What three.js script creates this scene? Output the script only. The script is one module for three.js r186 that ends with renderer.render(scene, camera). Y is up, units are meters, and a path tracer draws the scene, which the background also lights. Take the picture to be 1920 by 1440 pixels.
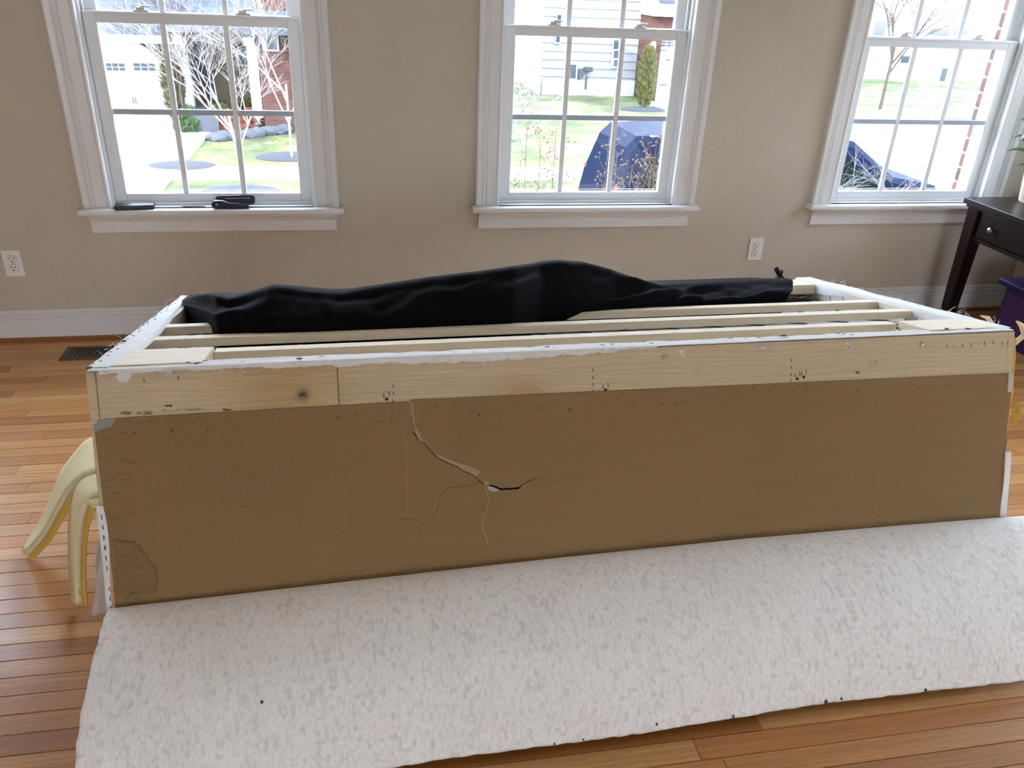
import * as THREE from 'three';
import { RoundedBoxGeometry } from 'three/addons/geometries/RoundedBoxGeometry.js';
import { mergeGeometries } from 'three/addons/utils/BufferGeometryUtils.js';

// ---------------------------------------------------------------- camera, sky, sun, exposure
const scene = new THREE.Scene();
const FPX = 1508.255;
const camera = new THREE.PerspectiveCamera(2 * Math.atan(720 / FPX) * 180 / Math.PI, 4 / 3, 0.05, 300);
camera.rotation.order = 'YXZ';
camera.rotation.set(-0.47088, -0.19647, 0.04458);
camera.position.set(-0.39043, 1.53003, 3.58836);
camera.updateMatrixWorld();

const renderer = new THREE.WebGLRenderer({ antialias: true });
renderer.toneMapping = THREE.LinearToneMapping;
renderer.toneMappingExposure = 1.0;
renderer.shadowMap.enabled = true;

const SKY = 17.0;                      // clear winter sky, pale towards the horizon
{
  const W = 64, H = 32, d = new Float32Array(W * H * 4);
  for (let j = 0; j < H; j++) {
    const el = Math.max(0, ((j + 0.5) / H - 0.5) * 2), k = Math.pow(el, 0.55);
    for (let i = 0; i < W; i++) {
      const o = (j * W + i) * 4;
      d[o] = (0.92 - 0.42 * k) * SKY; d[o + 1] = (0.98 - 0.28 * k) * SKY; d[o + 2] = (1.06 - 0.02 * k) * SKY; d[o + 3] = 1;
    }
  }
  const t = new THREE.DataTexture(d, W, H, THREE.RGBAFormat, THREE.FloatType);
  t.mapping = THREE.EquirectangularReflectionMapping; t.magFilter = THREE.LinearFilter; t.needsUpdate = true;
  scene.background = t;
}
const sun = new THREE.DirectionalLight(new THREE.Color(1, 0.93, 0.82), 8);
sun.position.set(-32, 17, 10); sun.target.position.set(0, 0, -8);
sun.castShadow = true; sun.shadow.mapSize.set(2048, 2048);
Object.assign(sun.shadow.camera, { left: -30, right: 30, top: 30, bottom: -30, near: 1, far: 110 });
scene.add(sun, sun.target);

// ---------------------------------------------------------------- helpers
let seed = 12345;
const rnd = () => { seed = (seed + 0x6D2B79F5) | 0; let t = Math.imul(seed ^ (seed >>> 15), 1 | seed); t = (t + Math.imul(t ^ (t >>> 7), 61 | t)) ^ t; return ((t ^ (t >>> 14)) >>> 0) / 4294967296; };
const R = (a, b) => a + (b - a) * rnd();
const V = (x, y, z) => new THREE.Vector3(x, y, z);
const hash = (x, y) => { let h = Math.imul(x | 0, 374761393) ^ Math.imul(y | 0, 668265263); h = Math.imul(h ^ (h >>> 13), 1274126177); return ((h ^ (h >>> 16)) >>> 0) / 4294967296; };
function vn(x, y, px = 1e9, py = 1e9) {
  const xi = Math.floor(x), yi = Math.floor(y); let fx = x - xi, fy = y - yi;
  fx = fx * fx * (3 - 2 * fx); fy = fy * fy * (3 - 2 * fy);
  const w = (a, m) => ((a % m) + m) % m, a = w(xi, px), b = w(xi + 1, px), c = w(yi, py), e = w(yi + 1, py);
  return (hash(a, c) * (1 - fx) + hash(b, c) * fx) * (1 - fy) + (hash(a, e) * (1 - fx) + hash(b, e) * fx) * fy;
}
function fbm(x, y, n = 4, px = 1e9, py = 1e9) { let s = 0, a = 0.5, t = 0; for (let i = 0; i < n; i++) { s += a * vn(x, y, px, py); t += a; a *= 0.5; x *= 2; y *= 2; px *= 2; py *= 2; } return s / t; }
const clamp = (x, a = 0, b = 1) => Math.min(b, Math.max(a, x));
const lerp = (a, b, t) => a + (b - a) * t;
const smooth = (a, b, x) => { const t = clamp((x - a) / (b - a)); return t * t * (3 - 2 * t); };
function pw(pts, x) { if (x <= pts[0][0]) return pts[0][1]; for (let i = 1; i < pts.length; i++) if (x <= pts[i][0]) { const [a, b] = pts[i - 1], [c, d] = pts[i]; return lerp(b, d, (x - a) / (c - a)); } return pts[pts.length - 1][1]; }
// pixel of the photograph -> point on a plane
function ray(u, v) { return V((u - 960) / FPX, -(v - 720) / FPX, -1).applyQuaternion(camera.quaternion); }
function atY(u, v, y) { const d = ray(u, v), c = camera.position; return c.clone().addScaledVector(d, (y - c.y) / d.y); }
function atZ(u, v, z) { const d = ray(u, v), c = camera.position; return c.clone().addScaledVector(d, (z - c.z) / d.z); }

// textures
function texOf(canvas, { srgb = true, rep = [1, 1] } = {}) {
  const t = new THREE.CanvasTexture(canvas); t.wrapS = t.wrapT = THREE.RepeatWrapping; t.repeat.set(...rep);
  if (srgb) t.colorSpace = THREE.SRGBColorSpace; t.magFilter = THREE.LinearFilter; return t;
}
function paint(w, h, fn) {
  const c = document.createElement('canvas'); c.width = w; c.height = h; const g = c.getContext('2d'), im = g.createImageData(w, h);
  for (let j = 0; j < h; j++) for (let i = 0; i < w; i++) { const p = fn(i / w, j / h, i, j), o = (j * w + i) * 4; im.data[o] = p[0]; im.data[o + 1] = p[1]; im.data[o + 2] = p[2]; im.data[o + 3] = 255; }
  g.putImageData(im, 0, 0); return c;
}
const std = (color, o = {}) => new THREE.MeshStandardMaterial({ color, roughness: 0.7, ...o });
const phys = (color, o = {}) => new THREE.MeshPhysicalMaterial({ color, roughness: 0.5, ...o });
const lin = (r, g, b) => new THREE.Color().setRGB(r, g, b);

// geometry
function metreUV(g) {                                  // uv in metres from the dominant face direction
  const p = g.attributes.position, n = g.attributes.normal, uv = new Float32Array(p.count * 2);
  for (let i = 0; i < p.count; i++) {
    const ax = Math.abs(n.getX(i)), ay = Math.abs(n.getY(i)), az = Math.abs(n.getZ(i));
    if (ay >= ax && ay >= az) { uv[2 * i] = p.getX(i); uv[2 * i + 1] = p.getZ(i); }
    else if (az >= ax) { uv[2 * i] = p.getX(i); uv[2 * i + 1] = p.getY(i); }
    else { uv[2 * i] = p.getZ(i); uv[2 * i + 1] = p.getY(i); }
  }
  g.setAttribute('uv', new THREE.BufferAttribute(uv, 2)); return g;
}
function bx(x0, x1, y0, y1, z0, z1, r = 0, seg = 1) {
  const w = x1 - x0, h = y1 - y0, d = z1 - z0;
  const g = r > 0 ? new RoundedBoxGeometry(w, h, d, seg, Math.min(r, w * 0.49, h * 0.49, d * 0.49)) : new THREE.BoxGeometry(w, h, d);
  g.translate((x0 + x1) / 2, (y0 + y1) / 2, (z0 + z1) / 2); return metreUV(g.index ? g.toNonIndexed() : g);
}
const merge = (gs) => { const k = gs.map((g) => { const q = g.index ? g.toNonIndexed() : g; for (const n of Object.keys(q.attributes)) if (!['position', 'normal', 'uv'].includes(n)) q.deleteAttribute(n); return q; }); return mergeGeometries(k); };
function obj(name, geo, mat, parent = scene) {
  const m = new THREE.Mesh(Array.isArray(geo) ? merge(geo) : geo, mat); m.name = numbered(name, parent); m.castShadow = m.receiveShadow = true; parent.add(m); return m;
}
const used = new Map();
function numbered(name, parent) {
  if (parent !== scene) return name;
  const n = used.get(name) ?? 0; used.set(name, n + 1); return n ? name + '_' + String(n).padStart(3, '0') : name;
}
function thing(name, label, category, at = [0, 0, 0], turn = 0, group) {
  const o = new THREE.Group(); o.name = numbered(name, scene); o.position.set(...at); o.rotation.y = turn; scene.add(o); return tag(o, label, category, group);
}
function tag(o, label, category, group) { o.userData.label = label; o.userData.category = category; if (group) o.userData.group = group; return o; }
function struct(o, label, category) { o.userData.kind = 'structure'; if (label) o.userData.label = label; if (category) o.userData.category = category; return o; }
function tube(pts, r, seg = 20, rs = 6, closed = false) { return new THREE.TubeGeometry(new THREE.CatmullRomCurve3(pts, closed), seg, r, rs, closed); }
// tapering branch
function limb(a, b, ra, rb, n = 5) {
  const d = b.clone().sub(a), L = d.length(), g = new THREE.CylinderGeometry(rb, ra, L, n, 1, true);
  g.translate(0, L / 2, 0); g.applyQuaternion(new THREE.Quaternion().setFromUnitVectors(V(0, 1, 0), d.normalize())); g.translate(a.x, a.y, a.z); return g.toNonIndexed();
}
// a sheet given by f(a, b) -> Vector3, closed into a solid of the given thickness
function sheet(f, na, nb, th, uvScale = [1, 1]) {
  const P = [], grid = [];
  for (let i = 0; i <= na; i++) for (let j = 0; j <= nb; j++) grid.push(f(i / na, j / nb));
  const id = (i, j) => i * (nb + 1) + j, N = [];
  for (let i = 0; i <= na; i++) for (let j = 0; j <= nb; j++) {
    const a = grid[id(Math.min(na, i + 1), j)].clone().sub(grid[id(Math.max(0, i - 1), j)]), b = grid[id(i, Math.min(nb, j + 1))].clone().sub(grid[id(i, Math.max(0, j - 1))]);
    N.push(a.cross(b).normalize());
  }
  const uv = [], idx = [], M = grid.length;
  for (let s = 0; s < 2; s++) for (let k = 0; k < M; k++) { const q = grid[k].clone().addScaledVector(N[k], s ? -th : 0); P.push(q.x, q.y, q.z); uv.push(Math.floor(k / (nb + 1)) / na * uvScale[0], (k % (nb + 1)) / nb * uvScale[1]); }
  for (let i = 0; i < na; i++) for (let j = 0; j < nb; j++) {
    const a = id(i, j), b = id(i + 1, j), c = id(i + 1, j + 1), d = id(i, j + 1);
    idx.push(a, b, c, a, c, d, a + M, c + M, b + M, a + M, d + M, c + M);
  }
  const rim = (a, b) => idx.push(a, a + M, b + M, a, b + M, b);
  for (let i = 0; i < na; i++) { rim(id(i, 0), id(i + 1, 0)); rim(id(i + 1, nb), id(i, nb)); }
  for (let j = 0; j < nb; j++) { rim(id(0, j + 1), id(0, j)); rim(id(na, j), id(na, j + 1)); }
  const g = new THREE.BufferGeometry(); g.setAttribute('position', new THREE.Float32BufferAttribute(P, 3)); g.setAttribute('uv', new THREE.Float32BufferAttribute(uv, 2)); g.setIndex(idx); g.computeVertexNormals(); return g;
}
function extrudeXY(pts, depth, bevel = 0) {            // outline in x,y pulled along z
  const s = new THREE.Shape(pts.map(([x, y]) => new THREE.Vector2(x, y)));
  return new THREE.ExtrudeGeometry(s, { depth, bevelEnabled: bevel > 0, bevelSize: bevel, bevelThickness: bevel, bevelSegments: 1, steps: 1 });
}

// ---------------------------------------------------------------- materials of the room
const wallTex = texOf(paint(512, 512, (u, v) => { const n = fbm(u * 6, v * 6, 5, 6, 6) - 0.5, f = vn(u * 180, v * 180, 180, 180) - 0.5; const k = n * 9 + f * 4; return [196 + k, 186 + k, 168 + k * 0.95]; }), { rep: [0.7, 0.7] });
const wallBump = texOf(paint(256, 256, (u, v) => { const n = vn(u * 90, v * 90, 90, 90) * 150 + fbm(u * 10, v * 10, 3, 10, 10) * 100; return [n, n, n]; }), { srgb: false, rep: [2, 2] });
const M = {
  wall: std(0xffffff, { map: wallTex, bumpMap: wallBump, bumpScale: 0.0004, roughness: 0.75 }),
  ceiling: std(lin(0.8, 0.79, 0.77), { roughness: 0.9 }),
  trim: std(lin(0.74, 0.73, 0.7), { roughness: 0.38 }),
  vinyl: std(lin(0.76, 0.77, 0.76), { roughness: 0.35 }),
  grid: std(lin(0.42, 0.46, 0.52), { roughness: 0.6 }),
  pane: phys(0xffffff, { transmission: 1, thickness: 0, roughness: 0, ior: 1.45 }),
  black: std(lin(0.012, 0.012, 0.014), { roughness: 0.45 }),
  steel: std(lin(0.45, 0.45, 0.44), { roughness: 0.3, metalness: 1 }),
};

// ---------------------------------------------------------------- room shell
const ROOM = { x0: -4.2, x1: 3.05, z1: 9, h: 2.75 };
const WIN = [-1.0085, 0.6357, 2.2857, -2.655];        // centre of each window along the wall with three windows (a fourth is left of the frame)
const OH = 0.43, OY0 = 0.575, OY1 = 2.1;              // half width, bottom and top of a window opening
function wallWithOpenings(a0, a1, t0, t1, holes) {     // along x, thickness in z
  const gs = [], hs = [...holes].sort((p, q) => p[0] - q[0]); let a = a0;
  for (const [h0, h1, y0, y1] of hs) {
    gs.push(bx(a, h0, 0, ROOM.h, t0, t1), bx(h0, h1, 0, y0, t0, t1), bx(h0, h1, y1, ROOM.h, t0, t1)); a = h1;
  }
  gs.push(bx(a, a1, 0, ROOM.h, t0, t1)); return gs;
}
const wallBack = struct(obj('wall_back', wallWithOpenings(ROOM.x0 - 0.2, ROOM.x1 + 0.2, -0.16, 0, WIN.map((c) => [c - OH, c + OH, OY0, OY1])), M.wall), 'beige painted wall with tall white sash windows', 'wall');
struct(obj('wall_left', bx(ROOM.x0 - 0.2, ROOM.x0, 0, ROOM.h, 0, ROOM.z1), M.wall), 'beige painted side wall', 'wall');
const SW = [0.78, 2.5];                               // windows of the right wall, by z
{
  const g = merge(wallWithOpenings(0, ROOM.z1, 0, 0.2, SW.map((c) => [c - OH, c + OH, OY0, OY1])));
  g.applyMatrix4(new THREE.Matrix4().makeBasis(V(0, 0, 1), V(0, 1, 0), V(1, 0, 0)).setPosition(ROOM.x1, 0, 0));
  g.scale(1, 1, 1);
  const ix = g.attributes; for (let i = 0; i < ix.position.count; i += 3) for (const a of Object.values(ix)) { const k = a.itemSize; for (let c = 0; c < k; c++) { const t = a.array[(i + 1) * k + c]; a.array[(i + 1) * k + c] = a.array[(i + 2) * k + c]; a.array[(i + 2) * k + c] = t; } }
  struct(obj('wall_right', g, M.wall), 'beige painted wall behind the dark desk', 'wall');
}
const RW = [[-1.3, 0.5, 0.02, 2.2]];   // glazed doors of the wall behind the camera
struct(obj('wall_front', wallWithOpenings(ROOM.x0 - 0.2, ROOM.x1 + 0.2, ROOM.z1, ROOM.z1 + 0.2, RW), M.wall), 'beige painted wall with glazed doors', 'wall');
struct(obj('ceiling', bx(ROOM.x0 - 0.2, ROOM.x1 + 0.2, ROOM.h, ROOM.h + 0.25, -0.16, ROOM.z1 + 0.2), M.ceiling), 'white ceiling', 'ceiling');
RW.forEach(([a, b, y0, y1], k) => {
  const d = new THREE.Group(); d.name = 'door_' + (k + 1); d.position.set((a + b) / 2, 0, ROOM.z1 + 0.1); scene.add(d); struct(d, 'white glazed double door', 'door');
  const w = (b - a) / 2;
  obj('frame', [bx(-w, -w + 0.09, y0, y1, -0.03, 0.03), bx(w - 0.09, w, y0, y1, -0.03, 0.03), bx(-0.06, 0.06, y0, y1, -0.03, 0.03), bx(-w, w, y0, y0 + 0.2, -0.03, 0.03), bx(-w, w, y1 - 0.1, y1, -0.03, 0.03)], M.trim, d);
  obj('pane', bx(-w + 0.08, -0.05, y0 + 0.19, y1 - 0.09, -0.003, 0.003), M.pane, d); obj('pane', bx(0.05, w - 0.08, y0 + 0.19, y1 - 0.09, -0.003, 0.003), M.pane, d);
});

// floor: oak strips, each a plank of its own where the photograph shows it
const oakTex = texOf(paint(1024, 512, (u, v) => {
  const warp = fbm(u * 3, v * 8, 3, 3, 8) * 0.9, g = fbm(u * 4 + warp, v * 70, 4, 4, 70), r = Math.sin((v * 26 + fbm(u * 2, v * 5, 3, 2, 5) * 5) * Math.PI * 2) * 0.5 + 0.5, p = vn(u * 60, v * 400, 60, 400);
  const k = 0.80 + 0.22 * g - 0.07 * r * g - 0.05 * (p > 0.72 ? 1 : 0); return [232 * k, 206 * k, 178 * k * (0.97 + 0.03 * g)];
}), { rep: [0.6, 2.2] });
const OAK = [[0.86, 0.52, 0.225], [0.75, 0.43, 0.175], [0.94, 0.59, 0.28], [0.79, 0.44, 0.185], [0.63, 0.33, 0.125], [0.97, 0.65, 0.33], [0.84, 0.52, 0.245]].map((c) => phys(lin(...c), { map: oakTex, roughness: 0.42, specularIntensity: 0.7, clearcoat: 0.24, clearcoatRoughness: 0.14, bumpMap: oakTex, bumpScale: 0.0003 }));
const floor = new THREE.Group(); floor.name = 'floor'; scene.add(floor); struct(floor, 'glossy oak strip floor running along the window wall', 'floor');
obj('subfloor', bx(ROOM.x0 - 0.2, ROOM.x1 + 0.2, -0.2, -0.004, -0.16, ROOM.z1 + 0.2), std(lin(0.07, 0.035, 0.016), { roughness: 0.8 }), floor);
{
  const SP = 0.0567, Z0 = 1.57804 - Math.floor(1.57804 / SP) * SP, rest = OAK.map(() => []); let built = 0;
  const inv = new THREE.Matrix4().copy(camera.matrixWorld).invert();
  const seen = (x, z) => {
    const q = V(x, 0, z).applyMatrix4(inv); if (q.z > -0.1) return false;
    const u = 960 + FPX * q.x / -q.z, v = 720 - FPX * q.y / -q.z;
    if (u < -10 || u > 1930 || v < 500 || v > 1450) return false;
    if (z < 2.36 && u > 215 && u < 1875) return false;            // behind the sofa and the batting
    return true;
  };
  for (let k = -1; k * SP + Z0 < ROOM.z1; k++) {
    const z0 = Math.max(0, Z0 + k * SP), z1 = Z0 + (k + 1) * SP; let x = ROOM.x0 - R(0, 0.8);
    while (x < ROOM.x1) {
      const L = R(0.45, 1.25), x1 = Math.min(x + L, ROOM.x1), m = Math.floor(Math.pow(rnd(), 1.1) * OAK.length), xa = Math.max(x, ROOM.x0), drop = R(0, 0.0006);
      if (x1 - xa > 0.02 && z1 - z0 > 0.012) {
        const far = z0 > 3.2, g = far ? new THREE.BoxGeometry(x1 - xa - 0.0012, 0.012, z1 - z0 - 0.0014) : new RoundedBoxGeometry(x1 - xa - 0.0012, 0.012, z1 - z0 - 0.0014, 1, 0.0012);
        g.translate((xa + x1) / 2, -0.006 - drop, (z0 + z1) / 2); metreUV(g.index ? g.toNonIndexed() : g);
        const h = metreUV(g.index ? g.toNonIndexed() : g), ox = R(0, 5), oy = R(0, 5), uv = h.attributes.uv; for (let i = 0; i < uv.count; i++) uv.setXY(i, uv.getX(i) + ox, uv.getY(i) + oy);
        let vis = false; for (let i = 0; i <= 8 && !vis; i++) vis = seen(lerp(xa, x1, i / 8), (z0 + z1) / 2);
        if (vis && built < 298) { obj('plank', h, OAK[m], floor); built++; } else rest[m].push(h);
      }
      x += L;
    }
  }
  rest.forEach((gs, i) => { if (gs.length) { const o = obj('planks', gs, OAK[i], floor); o.userData.kind = 'stuff'; } });
  console.log('planks', built);
}

// baseboard with moulded top, stained shoe moulding
function sweepX(profile, x0, x1) {                     // profile in (z, y), pulled along x
  const s = new THREE.Shape(profile.map(([z, y]) => new THREE.Vector2(z, y)));
  const g = new THREE.ExtrudeGeometry(s, { depth: x1 - x0, bevelEnabled: false }); g.rotateY(Math.PI / 2);
  g.scale(1, 1, -1); g.translate(x0, 0, 0);
  const a = g.attributes; for (let i = 0; i < a.position.count; i += 3) for (const t of Object.values(a)) { const k = t.itemSize; for (let c = 0; c < k; c++) { const q = t.array[(i + 1) * k + c]; t.array[(i + 1) * k + c] = t.array[(i + 2) * k + c]; t.array[(i + 2) * k + c] = q; } }
  g.computeVertexNormals(); return metreUV(g);
}
struct(obj('baseboard_back', sweepX([[0, 0.016], [0.018, 0.016], [0.018, 0.099], [0.0105, 0.103], [0.0105, 0.106], [0.0165, 0.112], [0.0165, 0.119], [0.0085, 0.1225], [0.0085, 0.126], [0.0125, 0.131], [0.0125, 0.136], [0.009, 0.1415], [0, 0.1415]], ROOM.x0, ROOM.x1), M.trim), 'white moulded baseboard under the windows', 'baseboard');
struct(obj('trim_1', sweepX([[0, 0.0], [0.032, 0.0], [0.031, 0.008], [0.026, 0.014], [0.018, 0.018], [0, 0.018]], ROOM.x0, ROOM.x1), phys(lin(0.40, 0.20, 0.075), { roughness: 0.35, map: oakTex })), 'stained wood shoe moulding along the baseboard', 'moulding');
struct(obj('baseboard_right', bx(ROOM.x1 - 0.016, ROOM.x1, 0, 0.14, 0.03, ROOM.z1), M.trim), 'white baseboard behind the desk', 'baseboard');

// ---------------------------------------------------------------- windows
const brickMats = [[0.10, 0.032, 0.022], [0.08, 0.03, 0.022], [0.12, 0.042, 0.03], [0.06, 0.034, 0.03]].map((c) => std(lin(...c), { roughness: 0.9 }));
const mortar = std(lin(0.16, 0.16, 0.155), { roughness: 0.95 });
const lockMat = std(lin(0.62, 0.58, 0.5), { roughness: 0.4 });
function casingProfile(w) {                           // outline across a casing, (0 = opening side, height off the wall)
  return [[0, 0], [0, 0.014], [0.006, 0.018], [0.013, 0.014], [0.016, 0.012], [0.036, 0.014], [0.055, 0.0165], [0.060, 0.013], [0.066, 0.018], [0.072, 0.024], [0.078, 0.021], [0.082, 0.027], [w - 0.006, 0.031], [w, 0.027], [w, 0]];
}
function makeWindow(n, pos, turn, label, brickSide) {
  const g = new THREE.Group(); g.name = 'window_' + n; g.position.set(...pos); g.rotation.y = turn; scene.add(g); struct(g, label, 'window');
  const GX = 0.3565, y0 = 0.639, y1 = 1.301, uy0 = 1.343, uy1 = 2.005;
  // jambs, head and sill board lining the opening
  obj('jamb', [bx(-OH, -0.415, 0.575, OY1, -0.16, 0.0), bx(-0.415, -0.405, 0.59, OY1, -0.03, -0.018), bx(-0.415, -0.405, 0.59, OY1, -0.072, -0.066)], M.vinyl, g);
  obj('jamb', [bx(0.415, OH, 0.575, OY1, -0.16, 0.0), bx(0.405, 0.415, 0.59, OY1, -0.03, -0.018), bx(0.405, 0.415, 0.59, OY1, -0.072, -0.066)], M.vinyl, g);
  obj('head_jamb', bx(-OH, OH, OY1 - 0.02, OY1, -0.16, 0), M.vinyl, g);
  // casing boards
  for (const s of [-1, 1]) {
    const pts = casingProfile(0.106).map(([a, h]) => [s * (0.414 + a), h]);
    const c = extrudeXY(s > 0 ? pts : pts.reverse(), OY1 + 0.08 - 0.592); c.rotateX(-Math.PI / 2); c.translate(0, 0.592, 0); c.scale(1, 1, -1);
    const q = c.attributes; for (let i = 0; i < q.position.count; i += 3) for (const t of Object.values(q)) { const k = t.itemSize; for (let e = 0; e < k; e++) { const w = t.array[(i + 1) * k + e]; t.array[(i + 1) * k + e] = t.array[(i + 2) * k + e]; t.array[(i + 2) * k + e] = w; } }
    c.computeVertexNormals();
    obj('casing', c, M.trim, g);
  }
  obj('head_casing', [bx(-0.52, 0.52, OY1 - 0.015, OY1 + 0.09, 0, 0.02, 0.004), bx(-0.53, 0.53, OY1 + 0.08, OY1 + 0.105, 0, 0.04, 0.006)], M.trim, g);
  obj('stool', [bx(-0.54, 0.54, 0.567, 0.592, 0.0, 0.062, 0.009, 3), bx(-0.415, 0.415, 0.57, 0.592, -0.035, 0.03)], M.trim, g);
  // apron with a cove under the stool
  const ap = sweepX([[0, 0.484], [0.013, 0.484], [0.017, 0.488], [0.018, 0.532], [0.022, 0.537], [0.024, 0.543], [0.032, 0.551], [0.040, 0.558], [0.042, 0.5675], [0, 0.5675]], -0.505, 0.505);
  obj('apron', ap, M.trim, g);
  // sashes
  for (const [name, a, b, zc, bot, top] of [['lower_sash', y0, y1, -0.05, 0.048, 0.042], ['upper_sash', uy0, uy1, -0.086, 0.042, 0.05]]) {
    const f = [bx(-0.404, -GX, a - bot, b + top, zc - 0.016, zc + 0.016, 0.003), bx(GX, 0.404, a - bot, b + top, zc - 0.016, zc + 0.016, 0.003), bx(-GX, GX, a - bot, a, zc - 0.016, zc + 0.016, 0.003), bx(-GX, GX, b, b + top, zc - 0.016, zc + 0.016, 0.003)];
    if (name === 'lower_sash') f.push(bx(-0.404, 0.404, 0.592, 0.605, zc - 0.016, zc + 0.026, 0.003), bx(-0.404, 0.404, b + top - 0.012, b + top, zc - 0.02, zc + 0.02, 0.003));
    for (const s of [-1, 1]) f.push(bx(s > 0 ? GX - 0.001 : -GX - 0.004, s > 0 ? GX + 0.004 : -GX + 0.001, a, b, zc + 0.005, zc + 0.012));
    const sash = obj(name, f, M.vinyl, g);
    const cw = 2 * GX / 3, ch = (b - a) / 2, mw = 0.0115;
    for (const x of [-GX + cw, -GX + 2 * cw]) obj('muntin', bx(x - mw, x + mw, a, b, zc - 0.007, zc + 0.007, 0.003), M.vinyl, sash);
    obj('muntin', bx(-GX, GX, a + ch - mw, a + ch + mw, zc - 0.0068, zc + 0.0068, 0.003), M.grid, sash);
    for (let i = 0; i < 3; i++) for (let j = 0; j < 2; j++) obj('pane', bx(-GX + i * cw + mw * 0.9, -GX + (i + 1) * cw - mw * 0.9, a + j * ch + mw * 0.9, a + (j + 1) * ch - mw * 0.9, zc - 0.002, zc + 0.002), M.pane, sash);
    if (name === 'lower_sash') for (const x of [-0.19, 0.19]) {
      obj('sash_lock', [bx(x - 0.028, x + 0.028, b + top, b + top + 0.007, zc - 0.012, zc + 0.014, 0.003), bx(x - 0.018, x + 0.014, b + top + 0.006, b + top + 0.017, zc - 0.008, zc + 0.01, 0.004, 2), bx(x - 0.002, x + 0.036, b + top + 0.016, b + top + 0.022, zc - 0.005, zc + 0.007, 0.003)], lockMat, sash);
    }
  }
  obj('outer_sill', bx(-0.46, 0.46, 0.54, 0.575, -0.30, -0.03), M.vinyl, g);
  // brick reveal outside
  if (brickSide) for (const s of brickSide) {
    const X0 = 0.452;
    obj('brick_mould', s > 0 ? bx(0.418, 0.452, 0.575, OY1, -0.19, -0.105, 0.004) : bx(-0.452, -0.418, 0.575, OY1, -0.19, -0.105, 0.004), M.vinyl, g);
    obj('mortar_bed', s > 0 ? bx(X0 + 0.006, X0 + 0.2, 0.4, OY1 + 0.1, -0.256, -0.16) : bx(-X0 - 0.2, -X0 - 0.006, 0.4, OY1 + 0.1, -0.256, -0.16), mortar, g);
    for (let k = 0; k < 24; k++) { const y = 0.42 + k * 0.075; if (y + 0.06 > OY1) break; const w = k % 2 ? 0.19 : 0.1, x = X0 + R(-0.002, 0.002); obj('brick', s > 0 ? bx(x, x + w, y, y + 0.062, -0.262, -0.205, 0.004) : bx(-x - w, -x, y, y + 0.062, -0.262, -0.205, 0.004), brickMats[k % 4], g); }
  }
  return g;
}
makeWindow(1, [WIN[0], 0, 0], 0, 'white double-hung window with a stapler on its sill', [1]);
makeWindow(2, [WIN[1], 0, 0], 0, 'white double-hung window looking out on the dark car', [1]);
makeWindow(3, [WIN[2], 0, 0], 0, 'white double-hung window beside the dark desk', [1]);
makeWindow(4, [WIN[3], 0, 0], 0, 'white double-hung window left of the stapler window', null);
makeWindow(5, [ROOM.x1, 0, SW[0]], -Math.PI / 2, 'white double-hung window above the dark desk', null);
makeWindow(6, [ROOM.x1, 0, SW[1]], -Math.PI / 2, 'white double-hung window in the side wall past the desk', null);

// ---------------------------------------------------------------- outlets and floor register
function outlet(x, y, label) {
  const o = thing('wall_outlet', label, 'outlet', [x, y, 0]);
  const pm = std(lin(0.80, 0.79, 0.74), { roughness: 0.35 }), hole = std(lin(0.03, 0.03, 0.03));
  obj('cover_plate', bx(-0.037, 0.037, -0.058, 0.058, 0, 0.006, 0.003, 2), pm, o);
  for (const s of [1, -1]) {
    const yc = s * 0.0195, f = obj('socket', new THREE.CylinderGeometry(0.0165, 0.0172, 0.004, 24).rotateX(Math.PI / 2).translate(0, yc, 0.0075), pm, o);
    obj('groove', new THREE.TorusGeometry(0.0176, 0.0006, 5, 26).translate(0, yc, 0.006), std(lin(0.2, 0.19, 0.17)), f);
    obj('slot', [bx(-0.0085, -0.0053, yc, yc + 0.0095, 0.008, 0.0099), bx(0.0053, 0.0085, yc + 0.001, yc + 0.009, 0.008, 0.0099), new THREE.CylinderGeometry(0.0034, 0.0034, 0.003, 10).rotateX(Math.PI / 2).translate(0, yc - 0.008, 0.0085)], hole, f);
  }
  obj('screw', new THREE.CylinderGeometry(0.003, 0.003, 0.002, 10).rotateX(Math.PI / 2).translate(0, 0, 0.0065), M.steel, o);
  return o;
}
outlet(-1.856, 0.353, 'ivory wall outlet left of the window with the stapler');
outlet(1.525, 0.361, 'ivory wall outlet between the middle window and the desk window');
{
  const v = thing('floor_register', 'brown metal floor register set in the floor below the window', 'floor vent', [-1.525, 0, 0.172]);
  const m = std(lin(0.12, 0.09, 0.045), { roughness: 0.45, metalness: 0.4 });
  obj('frame', [bx(-0.155, 0.155, 0, 0.005, -0.068, -0.05, 0.002), bx(-0.155, 0.155, 0, 0.005, 0.05, 0.068, 0.002), bx(-0.155, -0.13, 0, 0.005, -0.05, 0.05, 0.002), bx(0.13, 0.155, 0, 0.005, -0.05, 0.05, 0.002)], m, v);
  obj('duct', bx(-0.13, 0.13, 0.0003, 0.001, -0.05, 0.05), M.black, v);
  for (let i = 0; i < 16; i++) { const s = bx(-0.0035, 0.0035, 0, 0.0035, -0.05, 0.05); s.translate(-0.122 + i * 0.0163, 0.001, 0); obj('louvre', s, m, v); }
}

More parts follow.
